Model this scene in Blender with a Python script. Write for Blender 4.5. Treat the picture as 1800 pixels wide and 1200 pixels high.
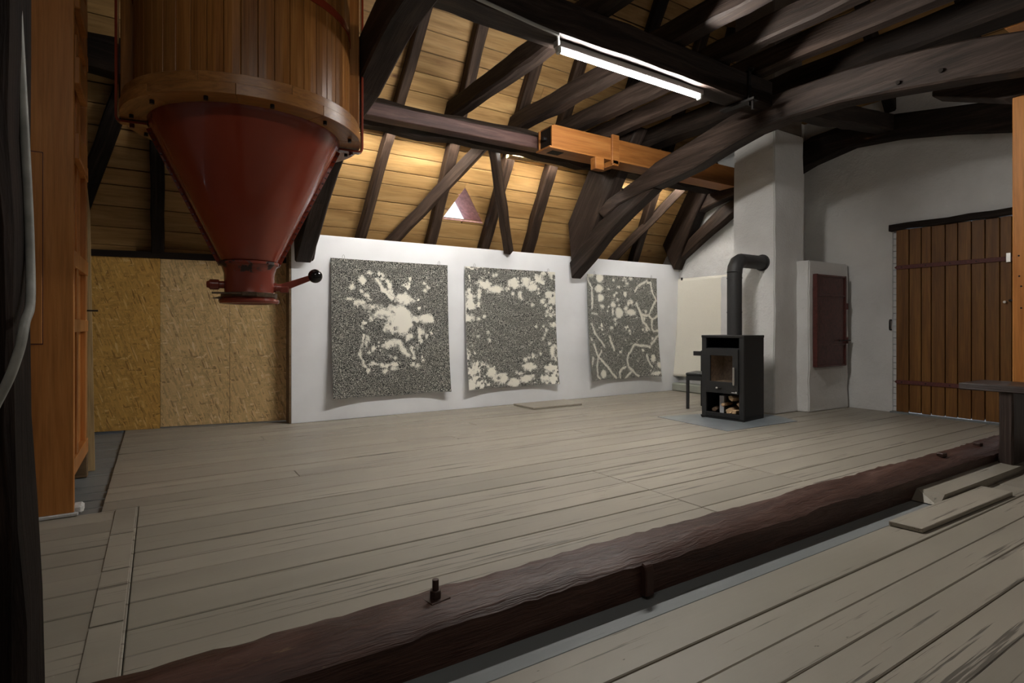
import bpy, bmesh, math, random
import numpy as np
from mathutils import Vector, Matrix, Euler

# ------------------------------------------------------------------ camera, world, exposure
S = bpy.context.scene
for o in list(bpy.data.objects):
    bpy.data.objects.remove(o, do_unlink=True)
COL = S.collection
PI = math.pi
YAW = math.radians(32.4)
EYE = Vector((0, 0, 1.05))
cam_d = bpy.data.cameras.new('camera')
cam = bpy.data.objects.new('camera', cam_d)
COL.objects.link(cam)
cam.location = EYE
cam.rotation_euler = (PI/2, 0, -YAW)
cam_d.sensor_width = 36.0
cam_d.lens = 984.0/1800.0*36.0
cam_d.shift_y = -25.0/1800.0
cam_d.clip_start = 0.05
S.camera = cam

W = bpy.data.worlds.new('overcast_sky')
S.world = W
W.use_nodes = True
W.node_tree.nodes['Background'].inputs[0].default_value = (0.78, 0.88, 1.0, 1)
W.node_tree.nodes['Background'].inputs[1].default_value = 0.7

S.view_settings.view_transform = 'Standard'
S.view_settings.look = 'None'
S.view_settings.gamma = 1.0
S.view_settings.use_curve_mapping = False
S.view_settings.exposure = 2.3
TUBE = 110.0          # radiance of a lit fluorescent tube
TUBE_COL = (1.0, 0.97, 0.92)
TUBE_BACK = 23.0     # the row of tubes behind the purlin
TUBE_COL_BACK = (1.0, 0.97, 0.92)
TUBE_NEAR = 16.5     # added fill tube, out of view in the near half of the attic

rnd = random.Random(7)

# ------------------------------------------------------------------ photo geometry helpers (pixel -> point on a real plane)
FPX, CPX, CPY = 984.0, 900.0, 575.0
cs, sn = math.cos(YAW), math.sin(YAW)
TP = 1.48                                  # roof pitch (rise over run)
RY0, RZ0 = 7.05, 1.77                      # eaves line of the far roof slope
SINP = TP/math.sqrt(1+TP*TP); COSP = 1/math.sqrt(1+TP*TP)
def ray(px, py):
    k = (px-CPX)/FPX; v = (CPY-py)/FPX
    return Vector((sn+cs*k, cs-sn*k, v))
def onX(px, py, X):
    r = ray(px, py); return EYE+r*(X/r.x)
def onY(px, py, Y):
    r = ray(px, py); return EYE+r*(Y/r.y)
def onZ(px, py, Z):
    r = ray(px, py); return EYE+r*((Z-EYE.z)/r.z)
def onRoof(px, py, off=0.0):
    r = ray(px, py)
    d = (RZ0-off/COSP-EYE.z+RY0*TP)/(r.z+r.y*TP)
    return EYE+r*d
def roofZ(Y): return RZ0+(RY0-Y)*TP

# ------------------------------------------------------------------ materials
class NT:
    def __init__(s, name):
        s.m = bpy.data.materials.new(name); s.m.use_nodes = True
        s.t = s.m.node_tree; s.b = s.t.nodes['Principled BSDF']
    def n(s, typ, **kw):
        nd = s.t.nodes.new(typ)
        for k, v in kw.items():
            if k.startswith('i_'):
                key = k[2:]
                key = int(key) if key.isdigit() else key.replace('_', ' ')
                nd.inputs[key].default_value = v
            else: setattr(nd, k, v)
        return nd
    def l(s, a, b): s.t.links.new(a, b)
    def ramp(s, fac, stops, interp='LINEAR'):
        r = s.n('ShaderNodeValToRGB'); cr = r.color_ramp; cr.interpolation = interp
        while len(cr.elements) < len(stops): cr.elements.new(0.5)
        for e, (p, c) in zip(cr.elements, stops):
            e.position = p; e.color = (c, c, c, 1) if not hasattr(c, '__len__') else (*c, 1)
        s.l(fac, r.inputs[0]); return r.outputs[0]
    def mix(s, fac, a, b, mode='MIX'):
        mx = s.n('ShaderNodeMix', data_type='RGBA', blend_type=mode)
        for v, i in ((fac, 0), (a, 6), (b, 7)):
            if hasattr(v, 'node'): s.l(v, mx.inputs[i])
            elif hasattr(v, '__len__'): mx.inputs[i].default_value = (*v, 1)
            else: mx.inputs[i].default_value = v
        return mx.outputs[2]
    def math(s, op, a, b=0.0, clamp=False):
        m = s.n('ShaderNodeMath', operation=op, use_clamp=clamp)
        for v, i in ((a, 0), (b, 1)):
            if hasattr(v, 'node'): s.l(v, m.inputs[i])
            else: m.inputs[i].default_value = v
        return m.outputs[0]
    def bump(s, h, strength, dist=0.01):
        b = s.n('ShaderNodeBump', i_Strength=strength, i_Distance=dist)
        s.l(h, b.inputs['Height']); s.l(b.outputs[0], s.b.inputs['Normal'])

def coords(N, kind='OBJ', axis='X', along=1.0, across=10.0, rand=True):
    tc = N.n('ShaderNodeTexCoord')
    src = tc.outputs['UV'] if kind == 'UV' else tc.outputs['Object']
    if rand:
        oi = N.n('ShaderNodeObjectInfo')
        mu = N.n('ShaderNodeVectorMath', operation='SCALE')
        mu.inputs[0].default_value = (17.3, 31.7, 11.1)
        N.l(oi.outputs['Random'], mu.inputs['Scale'])
        ad = N.n('ShaderNodeVectorMath', operation='ADD')
        N.l(src, ad.inputs[0]); N.l(mu.outputs[0], ad.inputs[1])
        src = ad.outputs[0]
    def mp(al, ac):
        m = N.n('ShaderNodeMapping')
        sc = [ac, ac, ac]; sc['XYZ'.index(axis)] = al
        m.inputs['Scale'].default_value = sc
        N.l(src, m.inputs['Vector']); return m.outputs[0]
    return mp

def wood(name, dark, mid, light, kind='OBJ', axis='X', al=0.9, ac=11.0, rough=0.6, bump=0.25,
         knots=0.0, var=0.25, fine=0.35, spec=0.35, knot_col=None, wear=None):
    N = NT(name)
    mp = coords(N, kind, axis)
    n1 = N.n('ShaderNodeTexNoise', i_Scale=1.0, i_Detail=5.0, i_Roughness=0.6, i_Distortion=0.8)
    N.l(mp(al, ac), n1.inputs['Vector'])
    col = N.ramp(n1.outputs[0], [(0.3, dark), (0.52, mid), (0.72, light)])
    n2 = N.n('ShaderNodeTexNoise', i_Scale=1.0, i_Detail=3.0, i_Roughness=0.6)
    N.l(mp(al*4, ac*9), n2.inputs['Vector'])
    g = N.ramp(n2.outputs[0], [(0.32, 1-fine), (0.55, 1.0)])
    col = N.mix(1.0, col, g, 'MULTIPLY')
    if knots:
        v = N.n('ShaderNodeTexVoronoi', i_Scale=1.0)
        N.l(mp(2.0, 5.0), v.inputs['Vector'])
        kd = N.ramp(v.outputs['Distance'], [(0.03, 1.0), (0.085, 0.55), (0.16, 0.0)])
        vs = N.math('GREATER_THAN', N.n_sep(v.outputs['Color']), 1-knots)
        col = N.mix(N.math('MULTIPLY', kd, vs), col, knot_col or tuple(c*0.35 for c in dark))
    if wear:
        wc, thr = wear
        n3 = N.n('ShaderNodeTexNoise', i_Scale=1.0, i_Detail=8.0, i_Roughness=0.75)
        N.l(mp(2.0, 9.0), n3.inputs['Vector'])
        col = N.mix(N.ramp(n3.outputs[0], [(thr, 0.0), (thr+0.04, 1.0)]), col, wc)
    if var:
        oi = N.n('ShaderNodeObjectInfo')
        hs = N.n('ShaderNodeHueSaturation')
        N.l(col, hs.inputs['Color'])
        mr = N.n('ShaderNodeMapRange'); mr.inputs[3].default_value = 1-var; mr.inputs[4].default_value = 1+var
        N.l(oi.outputs['Random'], mr.inputs[0]); N.l(mr.outputs[0], hs.inputs['Value'])
        col = hs.outputs[0]
    N.l(col, N.b.inputs['Base Color'])
    N.b.inputs['Roughness'].default_value = rough
    N.b.inputs['Specular IOR Level'].default_value = spec
    if bump:
        h = N.math('ADD', n1.outputs[0], N.math('MULTIPLY', n2.outputs[0], 0.5))
        N.bump(h, bump, 0.008)
    return N.m
def _sep(self, out):
    s = self.n('ShaderNodeSeparateColor'); self.l(out, s.inputs[0]); return s.outputs[0]
NT.n_sep = _sep

def plain(name, col, rough=0.5, metal=0.0, bump=0.0, bscale=60.0, mott=0.0, spec=0.5, coat=0.0):
    N = NT(name)
    tc = N.n('ShaderNodeTexCoord')
    nz = N.n('ShaderNodeTexNoise', i_Scale=bscale, i_Detail=4.0)
    N.l(tc.outputs['Object'], nz.inputs['Vector'])
    lo = tuple(c*(1-mott) for c in col); hi = tuple(min(1, c*(1+mott)) for c in col)
    N.l(N.ramp(nz.outputs[0], [(0.3, lo), (0.7, hi)]), N.b.inputs['Base Color'])
    N.b.inputs['Roughness'].default_value = rough; N.b.inputs['Metallic'].default_value = metal
    N.b.inputs['Specular IOR Level'].default_value = spec
    N.b.inputs['Coat Weight'].default_value = coat
    if bump: N.bump(nz.outputs[0], bump, 0.004)
    return N.m

def plaster(name, col, amp=0.6, dirty=None):
    N = NT(name)
    tc = N.n('ShaderNodeTexCoord')
    a = N.n('ShaderNodeTexNoise', i_Scale=4.0, i_Detail=6.0, i_Roughness=0.6)
    b = N.n('ShaderNodeTexNoise', i_Scale=45.0, i_Detail=4.0)
    v = N.n('ShaderNodeTexNoise', i_Scale=1.3, i_Detail=5.0)
    for x in (a, b, v): N.l(tc.outputs['Object'], x.inputs['Vector'])
    c = N.ramp(v.outputs[0], [(0.3, dirty or tuple(k*0.88 for k in col)), (0.62, col)])
    N.l(c, N.b.inputs['Base Color'])
    N.b.inputs['Roughness'].default_value = 0.85; N.b.inputs['Specular IOR Level'].default_value = 0.2
    if amp:
        N.bump(N.math('ADD', N.math('MULTIPLY', a.outputs[0], 2.0), N.math('MULTIPLY', b.outputs[0], 0.35)), amp, 0.02)
    return N.m

def floor_paint(name, base, worn, streak=0.615):
    N = NT(name)
    mp = coords(N, 'OBJ', 'X')
    big = N.n('ShaderNodeTexNoise', i_Scale=1.0, i_Detail=4.0)
    N.l(mp(0.7, 2.2), big.inputs['Vector'])
    st = N.n('ShaderNodeTexNoise', i_Scale=1.0, i_Detail=4.0, i_Roughness=0.65)
    N.l(mp(1.1, 42.0), st.inputs['Vector'])
    dot = N.n('ShaderNodeTexNoise', i_Scale=1.0, i_Detail=3.0, i_Roughness=0.7)
    N.l(mp(14.0, 30.0), dot.inputs['Vector'])
    col = N.ramp(big.outputs[0], [(0.3, tuple(c*0.86 for c in base)), (0.7, tuple(c*1.08 for c in base))])
    fs = N.ramp(N.math('ADD', st.outputs[0], N.math('MULTIPLY', N.math('SUBTRACT', big.outputs[0], 0.5), 0.35)),
                [(streak, 0.0), (streak+0.06, 1.0)])
    fd = N.ramp(dot.outputs[0], [(0.73, 0.0), (0.77, 1.0)])
    f = N.math('MAXIMUM', N.math('MULTIPLY', fs, 0.75), N.math('MULTIPLY', fd, 0.8))
    col = N.mix(f, col, worn)
    oi = N.n('ShaderNodeObjectInfo'); hs = N.n('ShaderNodeHueSaturation')
    mr = N.n('ShaderNodeMapRange'); mr.inputs[3].default_value = 0.93; mr.inputs[4].default_value = 1.06
    N.l(oi.outputs['Random'], mr.inputs[0]); N.l(mr.outputs[0], hs.inputs['Value']); N.l(col, hs.inputs['Color'])
    N.l(hs.outputs[0], N.b.inputs['Base Color'])
    N.b.inputs['Roughness'].default_value = 0.5; N.b.inputs['Specular IOR Level'].default_value = 0.35
    N.bump(N.math('SUBTRACT', N.math('MULTIPLY', st.outputs[0], 0.6), f), 0.35, 0.004)
    return N.m

def osb_mat(name, base, dark, light):
    N = NT(name)
    tc = N.n('ShaderNodeTexCoord')
    cols, col = [], None
    for i, (ang, sc) in enumerate(((0.35, (13, 13, 62)), (1.25, (11, 11, 70)), (-0.6, (15, 15, 80)), (2.2, (17, 17, 75)), (0.8, (12, 12, 66)), (-1.3, (14, 14, 72)), (0.05, (16, 16, 60)), (1.9, (13, 13, 84)))):
        m = N.n('ShaderNodeMapping'); m.vector_type = 'POINT'
        m.inputs['Rotation'].default_value = (0, ang, 0)
        N.l(tc.outputs['Object'], m.inputs['Vector'])
        m2 = N.n('ShaderNodeMapping'); m2.inputs['Scale'].default_value = sc
        m2.inputs['Location'].default_value = (i*3.1, 0, i*1.7)
        N.l(m.outputs[0], m2.inputs['Vector'])
        v = N.n('ShaderNodeTexVoronoi', i_Scale=1.0, i_Randomness=1.0)
        N.l(m2.outputs[0], v.inputs['Vector'])
        s = N.n('ShaderNodeSeparateColor'); N.l(v.outputs['Color'], s.inputs[0])
        c = N.ramp(s.outputs[0], [(0.0, dark), (0.07, tuple(0.72*b for b in base)), (0.3, tuple(0.88*b for b in base)), (0.6, base), (0.9, tuple(1.1*b for b in base)), (1.0, light)])
        if col is None: col = c
        else:
            col = N.mix(N.math('GREATER_THAN', s.outputs[1], 0.55), col, c)
    oi = N.n('ShaderNodeObjectInfo'); hs = N.n('ShaderNodeHueSaturation')
    N.l(col, hs.inputs['Color']); N.l(hs.outputs[0], N.b.inputs['Base Color'])
    N.b.inputs['Roughness'].default_value = 0.6; N.b.inputs['Specular IOR Level'].default_value = 0.3
    bw = N.n('ShaderNodeRGBToBW'); N.l(col, bw.inputs[0]); N.bump(bw.outputs[0], 0.2, 0.003)
    return N.m

def ink_mat(name):
    N = NT(name)
    at = N.n('ShaderNodeAttribute', attribute_name='ink')
    tc = N.n('ShaderNodeTexCoord')
    n1 = N.n('ShaderNodeTexNoise', i_Scale=190.0, i_Detail=1.0, i_Roughness=0.6)
    N.l(tc.outputs['Object'], n1.inputs['Vector'])
    st = N.ramp(n1.outputs[0], [(0.28, 0.0), (0.72, 1.0)])
    d = N.math('GREATER_THAN', at.outputs['Fac'], st)
    col = N.mix(d, (0.80, 0.77, 0.68), (0.028, 0.030, 0.029))
    N.l(col, N.b.inputs['Base Color'])
    N.b.inputs['Roughness'].default_value = 0.85; N.b.inputs['Specular IOR Level'].default_value = 0.15
    return N.m

def emit(name, col, st):
    N = NT(name)
    N.b.inputs['Base Color'].default_value = (0.8, 0.8, 0.8, 1)
    N.b.inputs['Emission Color'].default_value = (*col, 1)
    N.b.inputs['Emission Strength'].default_value = st
    return N.m

def glass(name, tint=(1, 1, 1), op=0.1):
    N = NT(name)
    t = N.t; out = t.nodes['Material Output']
    tr = N.n('ShaderNodeBsdfTransparent'); tr.inputs[0].default_value = (*tint, 1)
    gl = N.n('ShaderNodeBsdfGlossy'); gl.inputs['Roughness'].default_value = 0.08
    mx = N.n('ShaderNodeMixShader'); mx.inputs[0].default_value = op
    N.l(tr.outputs[0], mx.inputs[1]); N.l(gl.outputs[0], mx.inputs[2]); N.l(mx.outputs[0], out.inputs[0])
    return N.m

M = {}
M['floor'] = floor_paint('beige_floor_paint', (0.316, 0.284, 0.232), (0.045, 0.038, 0.03))
M['floor_grey'] = floor_paint('blue_grey_floor_paint', (0.19, 0.20, 0.20), (0.035, 0.032, 0.03), 0.64)
M['sub'] = plain('dark_gap', (0.012, 0.010, 0.008), 0.9)
M['old'] = wood('old_dark_timber', (0.015, 0.0098, 0.0075), (0.034, 0.0225, 0.0172), (0.068, 0.046, 0.036), 'UV', 'X', 1.2, 14, 0.62, 0.6, var=0.2, spec=0.2)
M['black'] = wood('blackened_timber', (0.010, 0.007, 0.0055), (0.021, 0.0145, 0.011), (0.042, 0.029, 0.022), 'UV', 'X', 1.2, 12, 0.7, 0.5, var=0.2, spec=0.15)
M['charred'] = wood('charred_old_oak', (0.006, 0.0042, 0.0035), (0.016, 0.0105, 0.008), (0.04, 0.025, 0.018), 'UV', 'X', 1.5, 20, 0.75, 0.9, var=0, spec=0.08)
M['raft'] = wood('brown_rafter_wood', (0.018, 0.0105, 0.007), (0.042, 0.025, 0.0165), (0.082, 0.051, 0.033), 'UV', 'X', 1.5, 16, 0.6, 0.6, var=0.3, spec=0.2)
M['sill'] = wood('painted_brown_sill', (0.044, 0.018, 0.012), (0.075, 0.034, 0.024), (0.12, 0.064, 0.049), 'UV', 'X', 2.0, 13, 0.48, 1.0, var=0, spec=0.3, wear=((0.16, 0.10, 0.06), 0.66))
M['purlin'] = wood('red_brown_purlin', (0.042, 0.018, 0.014), (0.075, 0.036, 0.03), (0.12, 0.066, 0.054), 'UV', 'X', 1.5, 14, 0.6, 0.4, var=0)
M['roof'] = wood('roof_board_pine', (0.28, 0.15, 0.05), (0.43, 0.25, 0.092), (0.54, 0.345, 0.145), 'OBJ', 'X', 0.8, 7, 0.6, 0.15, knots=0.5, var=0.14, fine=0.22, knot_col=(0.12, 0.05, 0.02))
M['roofdark'] = wood('dark_roof_wood', (0.16, 0.10, 0.05), (0.24, 0.155, 0.08), (0.3, 0.2, 0.11), 'OBJ', 'X', 0.8, 7, 0.7, 0.0, var=0)  # darker brown wood for the roof shell and plain outer parts
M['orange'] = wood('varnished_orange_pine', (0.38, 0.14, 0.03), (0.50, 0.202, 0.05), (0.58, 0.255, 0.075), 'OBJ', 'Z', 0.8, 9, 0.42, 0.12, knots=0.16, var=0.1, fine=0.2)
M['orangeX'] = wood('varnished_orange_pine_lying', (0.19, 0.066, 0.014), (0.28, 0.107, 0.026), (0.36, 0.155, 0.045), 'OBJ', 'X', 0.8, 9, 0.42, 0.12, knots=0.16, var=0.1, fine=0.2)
M['stave'] = wood('hopper_stave_pine', (0.17, 0.062, 0.013), (0.25, 0.10, 0.024), (0.33, 0.145, 0.04), 'OBJ', 'Z', 0.7, 14, 0.33, 0.15, knots=0.2, var=0.2, fine=0.35, spec=0.2)
M['ring'] = wood('hopper_ring_pine', (0.22, 0.085, 0.02), (0.31, 0.13, 0.033), (0.4, 0.18, 0.055), 'OBJ', 'X', 2.0, 10, 0.38, 0.12, var=0.15, fine=0.3)
M['door'] = wood('door_plank_pine', (0.13, 0.05, 0.009), (0.19, 0.08, 0.016), (0.25, 0.113, 0.026), 'OBJ', 'Z', 0.8, 10, 0.5, 0.2, knots=0.3, var=0.12, fine=0.3, knot_col=(0.03, 0.014, 0.006))
M['raw'] = wood('raw_pine', (0.45, 0.30, 0.13), (0.56, 0.39, 0.19), (0.64, 0.47, 0.26), 'OBJ', 'Z', 0.8, 9, 0.65, 0.1, var=0.05)
M['log'] = wood('split_birch', (0.36, 0.22, 0.11), (0.52, 0.35, 0.2), (0.62, 0.45, 0.28), 'OBJ', 'X', 3, 40, 0.7, 0.3, var=0.2)
M['bark'] = plain('bark', (0.12, 0.075, 0.045), 0.9, bump=0.6, mott=0.4)
M['bench'] = wood('dark_bench_wood', (0.03, 0.02, 0.016), (0.055, 0.037, 0.031), (0.10, 0.075, 0.066), 'UV', 'X', 1.5, 14, 0.42, 0.4, var=0)
M['white'] = plaster('white_painted_board', (0.83, 0.84, 0.86), 0.05)
M['lime'] = plaster('limewashed_plaster', (0.70, 0.695, 0.68), 0.6, (0.58, 0.57, 0.55))
M['soot'] = plaster('raw_mortar', (0.17, 0.14, 0.115), 0.8, (0.10, 0.083, 0.07))
M['red'] = plain('red_enamel', (0.21, 0.030, 0.012), 0.23, spec=0.5, mott=0.06, bscale=3.0, coat=0.3)
M['redworn'] = None
M['redrust'] = plain('brown_red_iron_paint', (0.085, 0.022, 0.018), 0.4, bump=0.3, bscale=25, mott=0.35)
M['hinge'] = plain('oxide_red_hinge', (0.10, 0.022, 0.017), 0.6, bump=0.2, mott=0.3)
M['iron'] = plain('dark_iron', (0.03, 0.026, 0.024), 0.45, 0.7, bump=0.3, mott=0.3)
M['brass'] = plain('tarnished_clamp', (0.10, 0.065, 0.04), 0.45, 0.7, bump=0.2, mott=0.3)
M['stove'] = plain('black_stove_steel', (0.014, 0.014, 0.014), 0.5, 0.2, bump=0.05, bscale=300)
M['stovegrey'] = plain('stove_door_steel', (0.03, 0.03, 0.03), 0.42, 0.3)
M['pipe'] = plain('flue_pipe_steel', (0.035, 0.034, 0.034), 0.55, 0.3, mott=0.1)
M['steel'] = plain('brushed_steel', (0.6, 0.58, 0.54), 0.35, 0.9)
M['brick'] = plain('vermiculite_fire_lining', (0.55, 0.43, 0.32), 0.9, bump=0.3, bscale=30, mott=0.3)
M['plate'] = plain('grey_hearth_sheet', (0.21, 0.235, 0.25), 0.42, 0.2, mott=0.12, bscale=5)
M['balll'] = plain('black_ball_plastic', (0.008, 0.008, 0.008), 0.12)
M['paper'] = plain('cream_paper', (0.80, 0.77, 0.67), 0.85, mott=0.02, spec=0.15)
M['ink'] = ink_mat('stippled_ink_on_cream_paper')
M['osb1'] = osb_mat('osb_amber', (0.64, 0.36, 0.092), (0.30, 0.155, 0.042), (0.78, 0.52, 0.2))
M['osb2'] = osb_mat('osb_pale', (0.70, 0.48, 0.225), (0.32, 0.195, 0.09), (0.84, 0.65, 0.38))
M['lampgrey'] = plain('lamp_housing_grey', (0.32, 0.32, 0.31), 0.5)
M['cap'] = plain('lamp_holder_plastic', (0.6, 0.6, 0.57), 0.4)
M['cable'] = plain('grey_cable', (0.24, 0.235, 0.21), 0.55, mott=0.4, bscale=12)
M['conduit'] = plain('grey_conduit', (0.35, 0.35, 0.34), 0.5)
M['pink'] = plain('pinkish_painted_board', (0.50, 0.27, 0.24), 0.6, mott=0.25, bscale=25)
M['bolt'] = plain('brown_painted_bolt', (0.05, 0.026, 0.02), 0.45, 0.3, bump=0.3)
M['tube'] = emit('lit_fluorescent_tube', TUBE_COL, TUBE)
M['tube_back'] = emit('lit_tube_behind_purlin', TUBE_COL_BACK, TUBE_BACK)
M['tube_near'] = emit('lit_tube_near_half', TUBE_COL, TUBE_NEAR)
M['tube_door'] = emit('lit_tube_by_door', TUBE_COL, 7.0)  # weak glow of the added fill tube near the door
M['tray'] = plain('white_lamp_tray', (0.75, 0.75, 0.73), 0.5)
M['pane'] = glass('clear_pane', (0.95, 0.97, 1.0), 0.08)
M['stoveglass'] = glass('sooty_stove_glass', (0.85, 0.8, 0.74), 0.10)
M['card'] = plain('pale_kindling_carton', (0.62, 0.62, 0.64), 0.7)
M['clip'] = plain('wire_clip', (0.45, 0.45, 0.45), 0.35, 0.8)

def worn_red():
    N = NT('chipped_red_enamel')
    tc = N.n('ShaderNodeTexCoord')
    nz = N.n('ShaderNodeTexNoise', i_Scale=9.0, i_Detail=8.0, i_Roughness=0.65)
    N.l(tc.outputs['Object'], nz.inputs['Vector'])
    sp = N.n('ShaderNodeSeparateXYZ'); N.l(tc.outputs['Object'], sp.inputs[0])
    hi = N.ramp(sp.outputs[2], [(0.18, 0.0), (0.26, 0.16)])
    f = N.ramp(N.math('ADD', nz.outputs[0], hi), [(0.64, 0.0), (0.67, 1.0)])
    N.l(N.mix(f, (0.22, 0.045, 0.028), (0.035, 0.018, 0.014)), N.b.inputs['Base Color'])
    N.l(N.ramp(f, [(0, 0.22), (1, 0.6)]), N.b.inputs['Roughness'])
    N.bump(f, -0.3, 0.003)
    return N.m
M['redworn'] = worn_red()

# ------------------------------------------------------------------ object helpers
def tag(o, label=None, cat=None, group=None, kind=None):
    if label: o['label'] = label
    if cat: o['category'] = cat
    if group: o['group'] = group
    if kind: o['kind'] = kind
    return o
def wmat(o):
    m = o.matrix_basis.copy()
    return wmat(o.parent) @ m if o.parent else m
def attach(o, parent, local=False):
    COL.objects.link(o)
    if parent is not None:
        if not local: o.matrix_basis = wmat(parent).inverted() @ o.matrix_basis
        o.parent = parent
    return o
def empty(name, loc, rz=0.0, label=None, cat=None, group=None, kind=None):
    o = bpy.data.objects.new(name, None); o.empty_display_size = 0.1
    o.location = loc; o.rotation_euler = (0, 0, rz); o.matrix_basis = Matrix.LocRotScale(Vector(loc), Euler((0, 0, rz)), None)
    COL.objects.link(o); return tag(o, label, cat, group, kind)
def mesh_obj(name, V, F, mat, parent=None, mtx=None, local=False, smooth=False, uv=None, recenter=True, bevel=0.0, seg=1):
    V = [Vector(v) for v in V]
    c = Vector((0, 0, 0))
    if recenter and mtx is None:
        lo = Vector([min(v[i] for v in V) for i in range(3)]); hi = Vector([max(v[i] for v in V) for i in range(3)])
        c = Vector(((lo.x+hi.x)/2, (lo.y+hi.y)/2, lo.z))
        V = [v-c for v in V]
    me = bpy.data.meshes.new(name)
    me.from_pydata([tuple(v) for v in V], [], F)
    bm = bmesh.new(); bm.from_mesh(me)
    bmesh.ops.recalc_face_normals(bm, faces=bm.faces)
    if bevel:
        bmesh.ops.bevel(bm, geom=[e for e in bm.edges if len(e.link_faces) == 2 and e.calc_face_angle(0) > 0.5],
                        offset=bevel, segments=seg, affect='EDGES', clamp_overlap=True)
    bm.to_mesh(me); bm.free()
    if smooth:
        for p in me.polygons: p.use_smooth = True
        try: me.set_sharp_from_angle(angle=math.radians(38))
        except Exception: pass
    if uv: 
        lay = me.uv_layers.new(name='UVMap')
    me.materials.append(mat)
    o = bpy.data.objects.new(name, me)
    o.matrix_basis = mtx if mtx is not None else Matrix.Translation(c)
    return attach(o, parent, local)
BOXF = [(0, 3, 2, 1), (4, 5, 6, 7), (0, 1, 5, 4), (1, 2, 6, 5), (2, 3, 7, 6), (3, 0, 4, 7)]
def boxv(x0, x1, y0, y1, z0, z1):
    return [(x0, y0, z0), (x1, y0, z0), (x1, y1, z0), (x0, y1, z0), (x0, y0, z1), (x1, y0, z1), (x1, y1, z1), (x0, y1, z1)]
def box(name, x0, x1, y0, y1, z0, z1, mat, parent=None, bev=0.004, local=False):
    return mesh_obj(name, boxv(x0, x1, y0, y1, z0, z1), BOXF, mat, parent, bevel=bev, local=local)
def prism(name, poly, axis, a0, a1, mat, parent=None, bev=0.0, local=False, mtx=None):
    """poly: 2-D outline; axis 'X': (y,z) extruded in x, 'Y': (x,z), 'Z': (x,y)"""
    n = len(poly)
    def pt(p, a):
        return {'X': (a, p[0], p[1]), 'Y': (p[0], a, p[1]), 'Z': (p[0], p[1], a)}[axis]
    V = [pt(p, a0) for p in poly]+[pt(p, a1) for p in poly]
    F = [tuple(range(n)), tuple(range(n, 2*n))]+[(i, (i+1) % n, n+(i+1) % n, n+i) for i in range(n)]
    return mesh_obj(name, V, F, mat, parent, bevel=bev, local=local, mtx=mtx)
def add_uv(me, fn):
    lay = me.uv_layers.new(name='UVMap')
    for lp in me.loops:
        lay.data[lp.index].uv = fn(me.vertices[lp.vertex_index].co)
def lathe(name, prof, mat, parent=None, loc=(0, 0, 0), n=64, smooth=True, mtx=None, local=False, closed=False):
    V, F = [], []
    m = len(prof)
    for i in range(n):
        a = 2*PI*i/n
        for r, z in prof: V.append((r*math.cos(a), r*math.sin(a), z))
    for i in range(n):
        j = (i+1) % n
        for k in range(m if closed else m-1):
            k2 = (k+1) % m
            F.append((i*m+k, j*m+k, j*m+k2, i*m+k2))
    if not closed:
        if prof[0][0] > 1e-5: pass
    if mtx is None: mtx = Matrix.Translation(Vector(loc))
    return mesh_obj(name, V, F, mat, parent, mtx=mtx, smooth=smooth, local=local)
def rotZto(d):
    return Vector((0, 0, 1)).rotation_difference(Vector(d).normalized()).to_matrix().to_4x4()
def rod(name, p0, p1, r0, mat, parent=None, r1=None, n=16, local=False, smooth=True):
    p0, p1 = Vector(p0), Vector(p1); L = (p1-p0).length; r1 = r0 if r1 is None else r1
    prof = [(0, 0), (r0, 0), (r1, L), (0, L)]
    return lathe(name, prof, mat, parent, n=n, mtx=Matrix.Translation(p0) @ rotZto(p1-p0), local=local, smooth=smooth)
def pipe(name, pts, r, mat, parent=None, n=10, local=False):
    pts = [Vector(p) for p in pts]; V, F = [], []
    prev = None
    for i, p in enumerate(pts):
        t = (pts[min(i+1, len(pts)-1)]-pts[max(i-1, 0)]).normalized()
        if prev is None:
            a = t.orthogonal().normalized()
        else:
            a = (prev-t*prev.dot(t)).normalized()
        prev = a; b = t.cross(a)
        for k in range(n):
            an = 2*PI*k/n; V.append(p+a*math.cos(an)*r+b*math.sin(an)*r)
    for i in range(len(pts)-1):
        for k in range(n):
            F.append((i*n+k, i*n+(k+1) % n, (i+1)*n+(k+1) % n, (i+1)*n+k))
    F.append(tuple(range(n))); F.append(tuple(range((len(pts)-1)*n, len(pts)*n)))
    return mesh_obj(name, V, F, mat, parent, smooth=True, local=local)
def smooth_path(pts, n=8):
    pts = [Vector(p) for p in pts]; out = []
    for i in range(len(pts)-1):
        p0 = pts[max(i-1, 0)]; p1 = pts[i]; p2 = pts[i+1]; p3 = pts[min(i+2, len(pts)-1)]
        for k in range(n):
            t = k/n
            out.append(0.5*((2*p1)+(p2-p0)*t+(2*p0-5*p1+4*p2-p3)*t*t+(3*p1-p0-3*p2+p3)*t**3))
    out.append(pts[-1]); return out

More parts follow.
